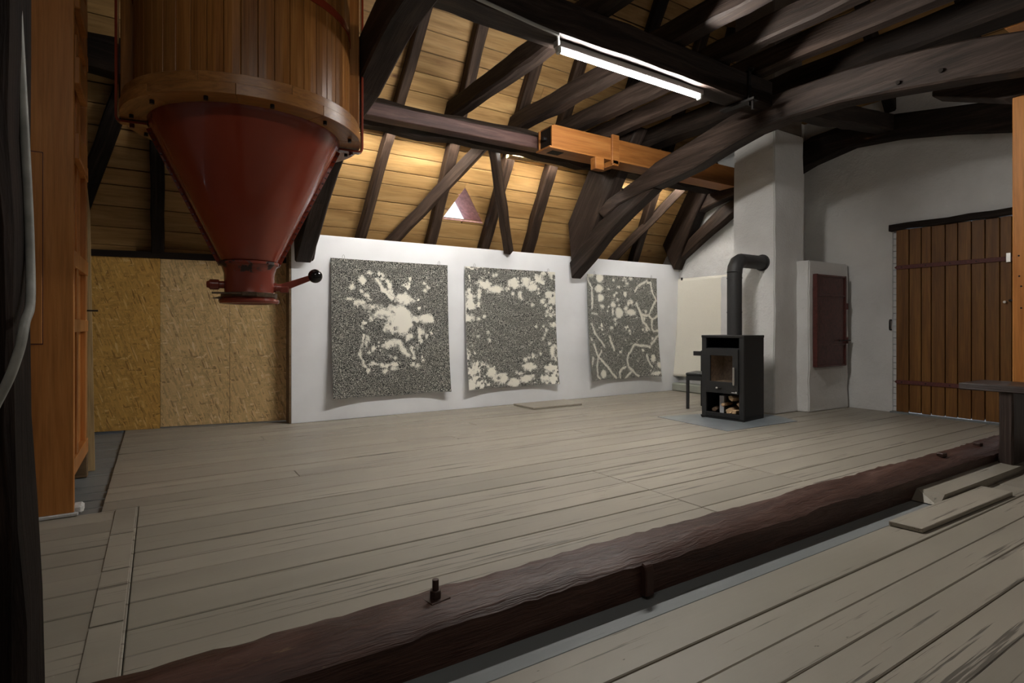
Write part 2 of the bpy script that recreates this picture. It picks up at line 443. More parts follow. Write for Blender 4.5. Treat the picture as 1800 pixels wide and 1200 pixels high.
def timber(name, p0, p1, w, h, mat, parent=None, up=(0, 0, 1), jit=0.006, cham=0.18, w1=None, h1=None, step=0.22, bow=0.0):
    """hewn beam: x along, octagonal chamfered section, uneven faces; uv = (length, girth)"""
    p0, p1 = Vector(p0), Vector(p1); L = (p1-p0).length
    x = (p1-p0).normalized(); z = Vector(up); z = (z-x*z.dot(x)).normalized(); y = z.cross(x)
    R = Matrix((x, y, z)).transposed().to_4x4()
    mtx = Matrix.Translation(p0) @ R
    n = max(2, int(L/step)+1)
    w1 = w if w1 is None else w1; h1 = h if h1 is None else h1
    rr = random.Random(hash((round(p0.x, 2), round(p0.y, 2), round(p1.x, 2), name)) & 0xffff) if False else rnd
    V, F, UV = [], [], []
    for i in range(n+1):
        t = i/n; ww = (w+(w1-w)*t)/2; hh = (h+(h1-h)*t)/2; c = min(ww, hh)*cham*(0.7+0.6*rr.random())
        sec = [(ww-c, -hh), (ww, -hh+c), (ww, hh-c), (ww-c, hh), (-ww+c, hh), (-ww, hh-c), (-ww, -hh+c), (-ww+c, -hh)]
        oy, oz = rr.uniform(-jit, jit), rr.uniform(-jit, jit)+bow*math.sin(PI*t)
        g = 0; 
        for k, (a, b) in enumerate(sec):
            V.append((L*t, a+oy+rr.uniform(-jit, jit)*0.6, b+oz+rr.uniform(-jit, jit)*0.6))
            UV.append((L*t, [0, .03, 1, 1.03, 2, 2.03, 3, 3.03][k]*max(w, h)))
    for i in range(n):
        for k in range(8):
            F.append((i*8+k, i*8+(k+1) % 8, (i+1)*8+(k+1) % 8, (i+1)*8+k))
    F.append(tuple(range(7, -1, -1))); F.append(tuple(range(n*8, n*8+8)))
    me = bpy.data.meshes.new(name); me.from_pydata(V, [], F)
    lay = me.uv_layers.new(name='UVMap')
    for pol in me.polygons:
        vs = list(pol.vertices)
        wrap = len(vs) == 4 and 7 in [v % 8 for v in vs] and 0 in [v % 8 for v in vs]
        for li, vi in zip(pol.loop_indices, vs):
            u, q = UV[vi]
            if wrap and vi % 8 == 0: q = 4*max(w, h)
            if len(vs) == 8: u, q = V[vi][1]*4, V[vi][2]
            lay.data[li].uv = (u, q)
    for p in me.polygons: p.use_smooth = len(p.vertices) == 4
    try: me.set_sharp_from_angle(angle=math.radians(30))
    except Exception: pass
    me.materials.append(mat)
    o = bpy.data.objects.new(name, me); o.matrix_basis = mtx
    return attach(o, parent)
def ribbon(name, top, bot, x0, x1, mat, parent=None, bev=0.015):
    """curved timber lying in a plane x = const: matching outlines top/bot as lists of (y,z)"""
    n = len(top); V, F = [], []
    jit = lambda: rnd.uniform(-0.004, 0.004)
    for (a, b), (c, d) in zip(top, bot):
        V += [(x0+jit(), a, b), (x1+jit(), a, b), (x1+jit(), c, d), (x0+jit(), c, d)]
    for i in range(n-1):
        for k in range(4):
            F.append((i*4+k, i*4+(k+1) % 4, (i+1)*4+(k+1) % 4, (i+1)*4+k))
    F += [(0, 1, 2, 3), tuple(range(n*4-4, n*4))]
    o = mesh_obj(name, V, F, mat, parent, bevel=bev)
    me = o.data
    d0 = Vector((top[-1][0]-top[0][0], top[-1][1]-top[0][1])).normalized()
    lay = me.uv_layers.new(name='UVMap')
    for p in me.polygons:
        nx = abs(p.normal.x) > 0.6
        for li in p.loop_indices:
            co = me.vertices[me.loops[li].vertex_index].co
            s_ = co.y*d0.x+co.z*d0.y; q = -co.y*d0.y+co.z*d0.x
            lay.data[li].uv = (s_, q if nx else co.x+3.3)
    return o
def resample(pts, n):
    pts = [Vector(p) for p in pts]; acc = [0]
    for a, b in zip(pts, pts[1:]): acc.append(acc[-1]+(b-a).length)
    out = []
    for i in range(n):
        s_ = acc[-1]*i/(n-1)
        for k in range(len(pts)-1):
            if s_ <= acc[k+1]+1e-9:
                t = (s_-acc[k])/max(1e-9, acc[k+1]-acc[k]); out.append(tuple(pts[k].lerp(pts[k+1], t))); break
    return out

# ================================================================== SETTING
# ---- floor: dark sub-floor with painted planks
floor = box('floor', -4.0, 8.0, -4.05, 7.3, -0.16, -0.05, M['sub'], bev=0); tag(floor, kind='structure')
GAP = 0.005
def plank(x0, x1, y0, y1, mat, z=0.0, name='plank', th=0.05):
    g = GAP*rnd.uniform(0.5, 1.3)
    dz = z+rnd.uniform(-0.002, 0.0015)
    if abs(y0-3.14) < .001 or abs(y0-4.32) < .001: g += 0.010
    L, w = x1-x0-0.003, y1-y0-g
    V = boxv(-L/2, L/2, -w/2, w/2, -th, 0)
    t = rnd.uniform(-0.0015, 0.0015)
    V = [(a, b+rnd.uniform(-0.0012, 0.0012), c+(t if (c == 0 and b > 0) else 0)) for a, b, c in V]
    return mesh_obj(name, V, BOXF, mat, floor, mtx=Matrix.Translation(((x0+x1)/2, (y0+y1)/2, dz)), bevel=0.0035)
ys = [1.60, 1.98, 2.166, 2.356, 2.58, 2.79, 2.96, 3.14, 3.34, 3.54, 3.75, 3.95, 4.14, 4.32, 4.5, 4.7, 4.89, 5.08, 5.26, 5.46, 5.65, 5.85, 6.04, 6.24, 6.43, 6.66, 6.88, 7.12]
xfar = [1.9, 4.3, 2.9, 5.6, 0.85, 3.6, 4.9, 2.4]
for i, (a, b) in enumerate(zip(ys, ys[1:])):
    m = (a+b)/2
    if m < 2.75: cuts = [-4, -0.09, 2.69, 3.73, 7.95]
    elif m < 3.1: cuts = [-4, -0.09, 2.69, 7.95]
    elif m < 3.98: cuts = [-4, -0.09, [7.95, 5.1][i % 2], 7.95] if i % 2 else [-4, -0.09, 7.95]
    else: cuts = [-4, -0.27, xfar[i % 8], 7.95] if m < 6.4 else [-4, -0.27, 1.3, 7.95]
    for x0, x1 in zip(cuts, cuts[1:]):
        left = x1 <= -0.2
        plank(x0, x1, a, b, M['floor_grey'] if left else M['floor'], -0.022 if left else 0.0)
yl = [1.44, 1.247, 1.10, 0.967, 0.828, 0.675, 0.52, 0.36, 0.19, 0.02, -0.16, -0.34, -0.55, -0.8, -1.05, -1.3, -1.6, -1.9, -2.2, -2.6, -3.0, -3.5, -4.04]
for i, (b, a) in enumerate(zip(yl, yl[1:])):
    cuts = [-4, 7.95] if i not in (0, 2, 5, 9) else [-4, [4.75, 0, 5.6, 0, 0, 4.2, 0, 0, 0, 3.0][i], 7.95]
    for x0, x1 in zip(cuts, cuts[1:]): plank(x0, x1, a, b, M['floor'])
plank(-4, 3.95, 1.44, 1.60, M['floor_grey'], -0.004, 'edge_board')
plank(3.95, 7.95, 1.44, 1.60, M['floor'], 0.0, 'edge_board')
# worn cross strip that closes the plank ends at the left, and a raised edge strip under the bench
for a, b in ((1.98, 2.42), (2.44, 2.95), (2.97, 3.45), (3.47, 3.93)):
    box('patch_board', -0.20, -0.10, a, b, -0.002, 0.004, M['floor'], floor, 0.002)
mesh_obj('edge_strip', [(3.88, 1.44, 0), (3.98, 1.44, 0.0), (3.98, 1.44, 0.05), (3.93, 1.44, 0.012), (3.88, 1.575, 0), (7.6, 1.44, 0), (7.6, 1.44, 0.05), (7.6, 1.575, 0.06), (7.6, 1.575, 0), (3.95, 1.575, 0.06)],
         [(0, 1, 5, 8, 4), (2, 6, 7, 9), (0, 3, 2, 1), (1, 2, 6, 5), (4, 9, 7, 8), (0, 4, 9, 3), (3, 9, 2), (5, 6, 7, 8)], M['floor'], floor)

# ---- roof: ceiling shell with boards; the far slope has a triangular light
ceil = None
def slope_pt(x, v, off=0.0):      # v = distance up the far slope, off = inward (downwards) from its plane
    return Vector((x, RY0-v*COSP-off*SINP, RZ0+v*SINP-off*COSP))
TA, TB, TC_ = (3.114, 0.841), (3.695, 0.841), (3.308, 1.279)
VTOP = (RY0-1.5)/COSP
hipX = lambda Y: Y+2.12
def tri_cut(v):
    if v <= TA[1] or v >= TC_[1]: return None
    t = (v-TA[1])/(TC_[1]-TA[1]); return TA[0]+(TC_[0]-TA[0])*t, TB[0]+(TC_[0]-TB[0])*t
V, F = [], []
def quad(*p):
    i = len(V); V.extend(p); F.append(tuple(range(i, i+len(p))))
o_ = -0.03
A_, B_, C_ = (slope_pt(*q, o_) for q in (TA, TB, TC_))
xl, xr, xe = -4.0, 9.0, 6.3
quad(slope_pt(xl, 0, o_), slope_pt(xe+1.7, 0, o_), slope_pt(xe+1.7, TA[1], o_), B_, A_, slope_pt(xl, TA[1], o_))
quad(slope_pt(xl, TA[1], o_), A_, C_, slope_pt(xl, TC_[1], o_))
quad(B_, slope_pt(xe+1.7, TA[1], o_), slope_pt(xe+1.7, TC_[1], o_), C_)
quad(slope_pt(xl, TC_[1], o_), C_, slope_pt(xe+1.7, TC_[1], o_), slope_pt(8.0, 2.5, o_), slope_pt(3.62, VTOP+.1, o_), slope_pt(xl, VTOP+.1, o_))
mir = lambda p: Vector((p.x, 3.0-p.y, p.z))
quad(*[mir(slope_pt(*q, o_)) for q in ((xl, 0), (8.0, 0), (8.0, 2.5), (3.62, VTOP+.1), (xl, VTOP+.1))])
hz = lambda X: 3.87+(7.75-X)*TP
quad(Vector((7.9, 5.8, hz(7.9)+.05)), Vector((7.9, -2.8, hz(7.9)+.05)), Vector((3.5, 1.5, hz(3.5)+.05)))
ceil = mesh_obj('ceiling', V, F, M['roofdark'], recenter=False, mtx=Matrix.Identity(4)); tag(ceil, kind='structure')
fx, fy = Vector((1, 0, 0)), Vector((0, -COSP, SINP)); fz = fx.cross(fy)
FR = Matrix((fx, fy, fz)).transposed().to_4x4()
v = -0.05; k = 0
def roof_board(poly, origin):
    pl = [(p[0]-origin[0], p[1]-origin[1]) for p in poly]
    return prism('roof_board', pl, 'Z', -0.012, 0.012, M['roof'], ceil, mtx=Matrix.Translation(slope_pt(origin[0], origin[1])) @ FR, bev=0.0025)
while v < 6.6:
    w = rnd.uniform(0.165, 0.235); v1 = v+w; g = rnd.uniform(0.006, 0.012)
    a, b = v+g, v1
    xe0 = min(7.9, hipX(slope_pt(0, a).y)+.12); xe1 = min(7.9, hipX(slope_pt(0, b).y)+.12)
    va, vb = max(a, TA[1]), min(b, TC_[1])
    if va < vb:
        la = tri_cut(max(va, TA[1]+1e-4)); lb = tri_cut(min(vb, TC_[1]-1e-4))
        lp = [(-3.9, a)]+([(TA[0], a)] if a < TA[1] else [])+[(la[0], va), (lb[0], vb)]
        rp = [(lb[1], vb), (la[1], va)]+([(TB[0], a)] if a < TA[1] else [])+[(xe0, a), (xe1, b)]
        if a < TA[1]:
            lp[1:3] = [((TA[0]+TB[0])/2-.02, a), ((TA[0]+TB[0])/2-.02, TA[1]), (TA[0], TA[1])]
            rp[1:3] = [(TB[0], TA[1]), ((TA[0]+TB[0])/2+.0, TA[1]), ((TA[0]+TB[0])/2+.0, a)]
        if b > TC_[1]:
            lp += [(TC_[0], b)]; rp = [(TC_[0], b)]+rp
        lp += [(-3.9, b)]
        roof_board(lp, (2, a)); roof_board(rp, (5, a))
    else:
        cut = rnd.uniform(0.2, 5.0) if k % 3 == 1 and v > 1.6 else None
        xs_ = [-3.9, cut, None] if cut else [-3.9, None]
        for p, q in zip(xs_, xs_[1:]):
            pa = p+(0.004 if p > -3 else 0)
            qa, qb = (q, q) if q else (xe0, xe1)
            roof_board([(pa, a), (qa, a), (qb, b), (pa, b)], (pa, a))
    v = v1; k += 1
# hip slope above the gable: boards run along y
v = 0.0
fx2, fy2 = Vector((0, 1, 0)), Vector((-COSP, 0, SINP)); FR2 = Matrix((fx2, fy2, fx2.cross(fy2))).transposed().to_4x4()
while v < 6.0:
    w = rnd.uniform(0.165, 0.235); a, b = v+0.006, v+w
    pa = lambda q: (7.75-q*COSP)-2.12
    ya, yb = pa(a), pa(b)
    prism('hip_board', [(3-ya-1.5, a-a), (ya-1.5, 0), (yb-1.5, b-a), (3-yb-1.5, b-a)], 'Z', -0.012, 0.012, M['roof'], ceil,
          mtx=Matrix.Translation((7.75-a*COSP, 1.5, 3.87+a*SINP)) @ FR2, bev=0.0025)
    v += w
# triangular window: boarded reveal and a pane at its outer end
axs = Vector((-0.30, 0.93, 0.06)).normalized()
win = empty('window_1', slope_pt(3.4, 0.841), kind='structure')
dep = 0.30
tri3 = [slope_pt(*TA), slope_pt(*TB), slope_pt(*TC_)]
cen = sum(tri3, Vector())/3
for i, nm in enumerate(('sill_board', 'reveal_board', 'reveal_board')):
    p, q = tri3[i], tri3[(i+1) % 3]; e = (q-p).normalized()
    out = (p-cen)-e*(p-cen).dot(e); out = (out-axs*out.dot(axs)).normalized()*0.02
    P = [p-axs*0.012, q-axs*0.012, q+axs*dep, p+axs*dep]
    mesh_obj(nm, P+[x+out for x in P], BOXF, M['pink'], win)
mesh_obj('pane', [t+axs*(dep-0.03)+d for d in (Vector(), axs*0.006) for t in tri3], [(0, 1, 2), (3, 4, 5), (0, 1, 4, 3), (1, 2, 5, 4), (2, 0, 3, 5)], M['pane'], win)

# ---- walls
wb = box('wall_back', 1.235, 7.40, 6.43, 6.49, 0, 2.083, M['white'], bev=0.003); tag(wb, kind='structure')
box('edge_batten', 1.215, 1.235, 6.435, 6.60, 0.0, 2.06, M['roofdark'], wb, 0.002)
# OSB knee wall behind it, turned a little
osb = empty('wall_back_left', (0.0, 6.9, 0), kind='structure')
pA, pB = Vector((-0.64, 7.00, 0)), Vector((1.30, 6.61, 0))
def osb_x(px):      # where the sight line of column px meets the panel plane
    r = ray(px, 600); d = pB-pA; n = Vector((-d.y, d.x)); t = (pA.x*n.x+pA.y*n.y)/(r.x*n.x+r.y*n.y)
    q = Vector((r.x*t, r.y*t, 0)); return (q-pA).dot(d.normalized())
od = (pB-pA).normalized(); OR = Matrix((od, Vector((-od.y, od.x, 0)), Vector((0, 0, 1)))).transposed().to_4x4()
ed = [-2.3, osb_x(146)-0.02, osb_x(282), osb_x(404), osb_x(512)+.12]
for i, (a, b) in enumerate(zip(ed, ed[1:])):
    mesh_obj('osb_panel', boxv(0, b-a-0.004, 0, 0.018, 0.0 if i < 2 else 0.015, 1.76+0.006*(i % 2)), BOXF, M['osb1'] if i < 2 else M['osb2'], osb,
             mtx=Matrix.Translation(pA+od*a) @ OR, bevel=0.0015)
mesh_obj('top_rail', boxv(-2.3, 2.1, -0.012, 0.10, 1.765, 1.83), BOXF, M['black'], osb, mtx=Matrix.Translation(pA) @ OR)
knee = box('wall_back_outer', -4.0, 8.0, 7.25, 7.4, -0.05, 1.8, M['roofdark'], bev=0); tag(knee, kind='structure')
# gable wall: the part behind the stove and the part with the door
def roof_lim(Y): return min(3.95, roofZ(Y)-0.03 if Y > 1.5 else roofZ(3-Y)-0.03)
g1 = prism('wall_right_rear', [(4.45, 0), (7.2, 0), (7.2, 1.6), (5.6, 3.9), (4.45, 3.9)], 'X', 7.40, 7.7, M['lime'], bev=0); tag(g1, kind='structure')
DY0, DY1, DZ = 2.02, 3.33, 2.24
g2 = empty('wall_right', (7.85, 1.5, 0), kind='structure')
prism('wall_field', [(DY1, 0), (4.8, 0), (4.8, 3.9), (-1.8, 3.9), (-4.05, 1.7), (-4.05, 0), (DY0, 0), (DY0, DZ+.05), (DY1, DZ+.05)], 'X', 7.70, 8.0, M['lime'], g2)
# brick jamb strip beside the door, whitewashed bricks one by one
for i in range(30):
    z0 = i*0.0765
    off = 0.03 if i % 2 else 0.0
    box('jamb_brick', 7.705+rnd.uniform(0, .006), 7.98, DY1-0.055-off*0.3, DY1-0.0, z0+0.003, z0+0.0735, M['lime'], g2, 0.004)
wl = prism('wall_left', [(-4.05, 0), (7.3, 0), (7.3, 1.6), (1.5, 10.1), (-4.05, 1.8)], 'X', -4.2, -4.0, M['lime']); tag(wl, kind='structure')
wf = box('wall_front', -4.0, 8.0, -4.2, -4.05, 0, 1.8, M['lime'], bev=0); tag(wf, kind='structure')
bb = box('baseboard_right', 7.22, 7.40, 4.85, 6.43, 0, 0.13, plaster('grey_green_plinth', (0.33, 0.335, 0.29), 0.4), bev=0.015); tag(bb, kind='structure')

# ---- plank door in the gable
door = empty('door_1', (7.68, 2.65, 0.0), kind='structure')
edges = [1575, 1598, 1619.5, 1637, 1661.5, 1683.5, 1707.5, 1731.5, 1757.5, 1779, 1803]
dy = [onX(p, 600, 7.66).y for p in edges]
for i, (a, b) in enumerate(zip(dy, dy[1:])):
    box('door_plank', 7.655+rnd.uniform(-.003, .003), 7.69, b+0.004, a-0.004, 0.022+rnd.uniform(0, .004), DZ-0.005, M['door'], door, 0.004)
box('door_backing', 7.69, 7.72, dy[-1], dy[0], 0.04, DZ-0.01, M['sub'], door, 0)
box('threshold', 7.62, 7.98, DY0, DY1, -0.01, 0.02, M['floor_grey'], door, 0.004)
lin = timber('lintel', (7.72, DY1+0.01, DZ+0.035), (7.72, DY0-.1, DZ+0.035), 0.2, 0.075, M['black'], door)
for zz, y_a in ((1.78, dy[0]), (0.385, dy[0])):
    st_ = box('hinge_strap', 7.643, 7.653, dy[-1], y_a-0.015, zz-0.024, zz+0.024, M['hinge'], door, 0.002)
    prism('strap_tip', [(y_a-0.016, zz-0.024), (y_a-0.016, zz+0.024), (y_a+0.012, zz)], 'X', 7.643, 7.653, M['hinge'], door)
    for yy in (dy[0]-0.07, dy[2]-.05, dy[4]-.05, dy[6]-.05):
        rod('hinge_nail', (7.643, yy, zz), (7.636, yy, zz), 0.007, M['iron'], door, n=8)
box('latch_plate', 7.628, 7.642, dy[8]-0.1, dy[8]-0.06, 1.74, 1.84, M['steel'], door, 0.003)
rod('latch_knob', (7.65, dy[8]-0.05, 1.32), (7.62, dy[8]-0.05, 1.32), 0.013, M['steel'], door)
box('latch_bar', 7.63, 7.65, dy[8]-0.16, dy[8]-0.08, 1.325, 1.345, M['iron'], door, 0.003)

# ---- chimney with oven block
ch = empty('chimney', (6.6, 4.25, 0), label='white plastered chimney stack rising behind the black stove', cat='chimney')
def rough_prism(name, poly, z0, z1, mat, parent, tw=0.0, n=14):
    m = len(poly); V, F = [], []
    cx = sum(p[0] for p in poly)/m; cy = sum(p[1] for p in poly)/m
    for i in range(n+1):
        t = i/n; f = 1+tw*(1-t)
        for p in poly:
            V.append((cx+(p[0]-cx)*f+rnd.uniform(-.006, .006), cy+(p[1]-cy)*f+rnd.uniform(-.006, .006), z0+(z1-z0)*t))
    for i in range(n):
        for k in range(m): F.append((i*m+k, i*m+(k+1) % m, (i+1)*m+(k+1) % m, (i+1)*m+k))
    F += [tuple(range(m)), tuple(range(n*m, n*m+m))]
    return mesh_obj(name, V, F, mat, parent, bevel=0.012, seg=2)
rough_prism('stack', [(6.28, 4.0), (6.9, 4.0), (6.9, 4.56), (6.28, 4.56)], 0, 3.45, M['lime'], ch, 0.05)
rough_prism('upper_stack', [(6.29, 4.01), (6.89, 4.01), (6.89, 4.55), (6.29, 4.55)], 3.45, 5.6, M['soot'], ch)
rough_prism('base', [(6.30, 4.52), (6.9, 4.52), (6.9, 4.80), (6.33, 4.80)], 0, 1.72, M['lime'], ch)
ov = empty('oven_block', (7.25, 4.2, 0), label='white plastered oven block right of the chimney with red iron door', cat='oven')
rough_prism('block', [(6.74, 3.97), (6.78, 3.86), (7.66, 3.84), (7.69, 4.42), (6.74, 4.42)], 0, 1.875, M['lime'], ov, 0.0)
d0 = box('iron_door', 6.865, 7.535, 3.815, 3.86, 0.575, 1.70, M['redrust'], ov, 0.004)
tag(d0, 'dark red iron door')
for a, b, c, d_ in ((6.855, 6.885, 0.56, 1.71), (7.52, 7.55, 0.56, 1.71)):
    box('frame_bar', a, b, 3.80, 3.855, c, d_, M['redrust'], d0, 0.003)
for zz in (0.565, 0.83, 1.45, 1.695):
    box('frame_bar', 6.86, 7.545, 3.803, 3.85, zz-0.012, zz+0.012, M['redrust'], d0, 0.003)
for zz in (1.32, 0.88):
    rod('hinge_pin', (7.555, 3.80, zz-0.04), (7.555, 3.80, zz+0.04), 0.017, M['redrust'], d0, n=10)
rod('latch', (7.35, 3.79, 0.88), (7.62, 3.79, 0.88), 0.008, M['iron'], d0, n=8)

# ================================================================== TIMBER FRAME
def trussXY(x0, name, label):
    t = empty(name, (x0+0.1, 6.2, 1.74), label=label, cat='roof truss')
    top = [(5.75, 2.60), (5.55, 2.73), (5.0, 2.89), (4.71, 3.01), (4.19, 3.12), (3.67, 3.24), (3.32, 3.285), (3.01, 3.285), (2.51, 3.265), (2.13, 3.23), (1.63, 3.15), (1.35, 3.08), (0.2, 2.98), (-0.8, 2.98), (-1.6, 2.9)]
    bot = [(5.62, 2.50), (5.35, 2.62), (4.95, 2.70), (4.65, 2.735), (4.15, 2.81), (3.7, 2.93), (3.4, 2.995), (3.05, 3.02), (2.6, 3.005), (2.2, 2.955), (1.67, 2.87), (1.35, 2.81), (0.2, 2.72), (-0.8, 2.72), (-1.6, 2.64)]
    ribbon('tie_beam', top, bot, x0, x0+0.2, M['old'], t)
    ribbon('arch_brace', [(6.36, 1.98), (6.1, 2.2), (5.75, 2.46), (5.35, 2.62), (4.95, 2.71)], [(6.315, 1.742), (5.95, 1.98), (5.6, 2.25), (5.2, 2.48), (4.746, 2.715)], x0+0.01, x0+0.19, M['old'], t)
    ribbon('principal_post', [(6.42, 2.56), (5.912, 3.287), (5.6, 3.73)], [(6.32, 1.76), (5.354, 3.077), (5.02, 3.54)], x0+0.03, x0+0.22, M['old'], t)
    return t
tr2 = trussXY(5.0, 'roof_truss', 'dark arched truss beam crossing the room left of the chimney')
for yy, zz in ((2.12, 3.0), (1.83, 2.985), (5.25, 2.80)):
    rod('peg', (5.01, yy, zz), (4.985, yy, zz), 0.016, M['black'], tr2, n=10)
tr1 = trussXY(1.235, 'roof_truss', 'dark arched truss beam just right of the red hopper')
tr3 = empty('gable_truss', (7.3, 5.0, 2.0), label='blackened arched truss set against the white gable wall', cat='roof truss')
ab = [(4.75, 3.10), (4.38, 3.25), (3.74, 3.375), (3.1, 3.33), (2.54, 3.21), (2.15, 3.11), (1.0, 2.98), (-1.0, 2.98)]
at = [(4.75, 3.45), (4.38, 3.62), (4.03, 3.69), (3.51, 3.68), (2.87, 3.56), (2.15, 3.44), (1.0, 3.33), (-1.0, 3.33)]
ribbon('arched_tie', resample(at, 12), resample(ab, 12), 7.52, 7.70, M['black'], tr3)
ribbon('principal_post', [(6.60, 2.43), (6.009, 3.383), (5.7, 3.75)], [(6.36, 1.99), (5.898, 2.837), (5.55, 3.35)], 7.18, 7.40, M['raft'], tr3)
ribbon('lower_brace', [(6.40, 2.17), (6.12, 2.46), (5.775, 2.70), (5.533, 2.876), (5.2, 2.99)], [(6.43, 2.06), (6.05, 2.30), (5.72, 2.50), (5.5, 2.62), (5.2, 2.80)], 7.24, 7.40, M['raft'], tr3)
ribbon('collar', [(5.85, 3.10), (5.7, 3.17), (5.46, 3.20), (4.7, 3.32)], [(5.939, 2.85), (5.7, 2.93), (5.45, 2.98), (4.7, 3.1)], 7.22, 7.40, M['raft'], tr3)
# cross beam carrying the lamp
lb = empty('lamp_beam', (3.2, 3.33, 3.18), label='long dark beam carrying the lit fluorescent lamp', cat='beam')
timber('beam', (1.24, 3.33, 3.305), (4.995, 3.33, 3.295), 0.24, 0.25, M['old'], lb, jit=0.006, cham=0.12)
sp_ = box('iron_strap', 4.62, 4.66, 3.195, 3.206, 3.10, 3.46, M['iron'], lb, 0.002)
box('iron_strap', 4.60, 4.68, 3.13, 3.50, 3.135, 3.16, M['iron'], lb, 0.003)
rod('strap_bolt', (4.64, 3.17, 3.06), (4.64, 3.17, 3.15), 0.014, M['iron'], lb, n=8)
rod('strap_bolt', (4.64, 3.16, 3.43), (4.64, 3.24, 3.43), 0.014, M['iron'], lb, n=8)
# purlins
o = timber('purlin', (1.55, 5.325, 3.145), (7.1, 5.325, 3.19), 0.15, 0.135, M['purlin'], jit=0.003, cham=0.1)
tag(o, 'straight red-brown purlin under the roof boards right of hopper', 'beam')
o = timber('purlin_log', (-3.9, 5.58, 3.215), (7.15, 5.58, 3.235), 0.26, 0.28, M['black'], jit=0.02, cham=0.45)
tag(o, 'round dark purlin log lying just behind the red-brown purlin', 'beam')
# ceiling joists across the lamp beam
for x, w, lab, z in ((2.87, 0.15, 'dark joist over the left end of the lit lamp', 0), (3.72, 0.16, 'dark joist over the right half of the lit lamp', 0),
                     (4.33, 0.14, 'dark joist just past the right end of the lit lamp', 0), (4.83, 0.15, 'dark joist at the strapped end of lamp beam', 0),
                     (5.52, 0.27, 'thick blackened joist just behind the arched truss beam', 0)):
    o = timber('ceiling_joist', (x, 5.86, 3.53+z), (x+rnd.uniform(-.03, .03), -1.5, 3.53+z), w, 0.2 if w < 0.2 else 0.24, M['old'] if w < .2 else M['black'], jit=0.007, cham=0.25)
    tag(o, lab, 'beam', 'joists over the lamp beam')
o = timber('ceiling_joist', (-0.75, 5.8, 3.53), (-0.75, -1.5, 3.53), 0.15, 0.19, M['black']); tag(o, 'dark joist over the orange wooden shaft at left', 'beam', 'joists over the lamp beam')
# rafters on the far slope
def rafter(name, a, b, w, h, lab, mat='raft', ext=0.0, off=0.012, jit=0.005, grp='rafters under the far roof slope'):
    oo = off+h/2
    p, q = onRoof(*a, oo), onRoof(*b, oo); d = (q-p).normalized()
    t = timber(name, p-d*0.35, q+d*ext, w, h, M[mat], up=(0, -SINP, -COSP), jit=jit, cham=0.2, step=0.3)
    return tag(t, lab, 'beam', grp)
rafter('rafter', (277, 455), (277, 200), 0.115, 0.12, 'upright dark rafter above the OSB boards left of the red cone', 'black', 2.5)
rafter('rafter', (634, 415), (735, 60), 0.10, 0.13, 'first straight rafter right of the red hopper', 'raft', 2.0)
rafter('rafter', (757, 425), (856, 5), 0.13, 0.13, 'second rafter right of the hopper, touching the triangular window left side', 'raft', 1.0)
rafter('rafter', (850, 433), (955, 60), 0.13, 0.13, 'rafter rising just right of the triangular window', 'raft', 2.0)
rafter('rafter', (926, 443), (1045, 25), 0.14, 0.12, 'knobbly rafter midway between triangular window and arched truss', 'raft', 1.0, jit=0.016)
rafter('rafter', (1017, 440), (1160, 10), 0.15, 0.13, 'rafter running up behind the foot of arched truss', 'black', 1.0)
rafter('rafter', (1118, 442), (1232, 75), 0.14, 0.12, 'rafter between the arched truss and the white gable corner', 'raft', 1.0)
rafter('rafter', (1195, 440), (1288, 50), 0.12, 0.12, 'last far rafter hard by the white gable corner', 'black', 0.0)
rafter('roof_brace', (148, 345), (206, 190), 0.15, 0.10, 'slanting dark brace on the roof boards beside the orange shaft', 'black', 0.5, 0.0, 0.005, 'slanting roof braces')
def brace(a, b, w, h, lab, Ya, Yb, m='raft', e0=0.25, e1=0.1):
    p, q = onY(*a, Ya), onY(*b, Yb); d = (q-p).normalized()
    t = timber('roof_brace', p-d*e0, q+d*e1, w, h, M[m], up=(0, -1, 0.5), jit=0.006, cham=0.2, step=0.25)
    return tag(t, lab, 'beam', 'slanting roof braces')
brace((695, 418), (850, 255), 0.135, 0.10, 'long slanting brace leaning right towards the purlin left of triangular window', 6.66, 5.75)
brace((893, 436), (868, 265), 0.11, 0.10, 'short steep strut right of the triangular window resting on white wall', 6.36, 5.70, e0=0.06)
brace((1092, 440), (1205, 325), 0.13, 0.10, 'light brown slanting brace right of the arched truss foot', 6.62, 5.85)
# short tie from arched truss to gable, hip rafters
o = timber('short_tie', (5.21, 3.03, 3.14), (7.6, 3.35, 3.55), 0.20, 0.20, M['black']); tag(o, 'short black tie beam above the white chimney top right', 'beam')
for i, (yy, lab) in enumerate(((3.35, 'dark hip rafter just right of the chimney stack under roof'), (2.45, 'dark hip rafter farther right above the gable arch'), (1.7, 'rightmost dark hip rafter above the gable arch'))):
    o = timber('hip_rafter', (7.9, yy, hz(7.9)-0.12), (3.75+abs(yy-1.5)+.3, yy, hz(3.75+abs(yy-1.5)+.3)-0.12), 0.13, 0.12, M['black'], up=(-SINP, 0, -COSP)); tag(o, lab, 'beam', 'hip rafters')
o = timber('plain_batten', onRoof(1268, 120, .06), onRoof(1310, 20, .06), 0.07, 0.05, M['raw'], up=(0, -SINP, -COSP)); tag(o, 'pale new batten on roof boards left of the chimney top', 'batten')
o = timber('waney_batten', onY(893, 274, 5.79), onY(1000, 291, 5.79), 0.06, 0.045, M['raw'], jit=0.01, cham=0.4); tag(o, 'pale waney batten end under the purlin beside the trunk end', 'batten')
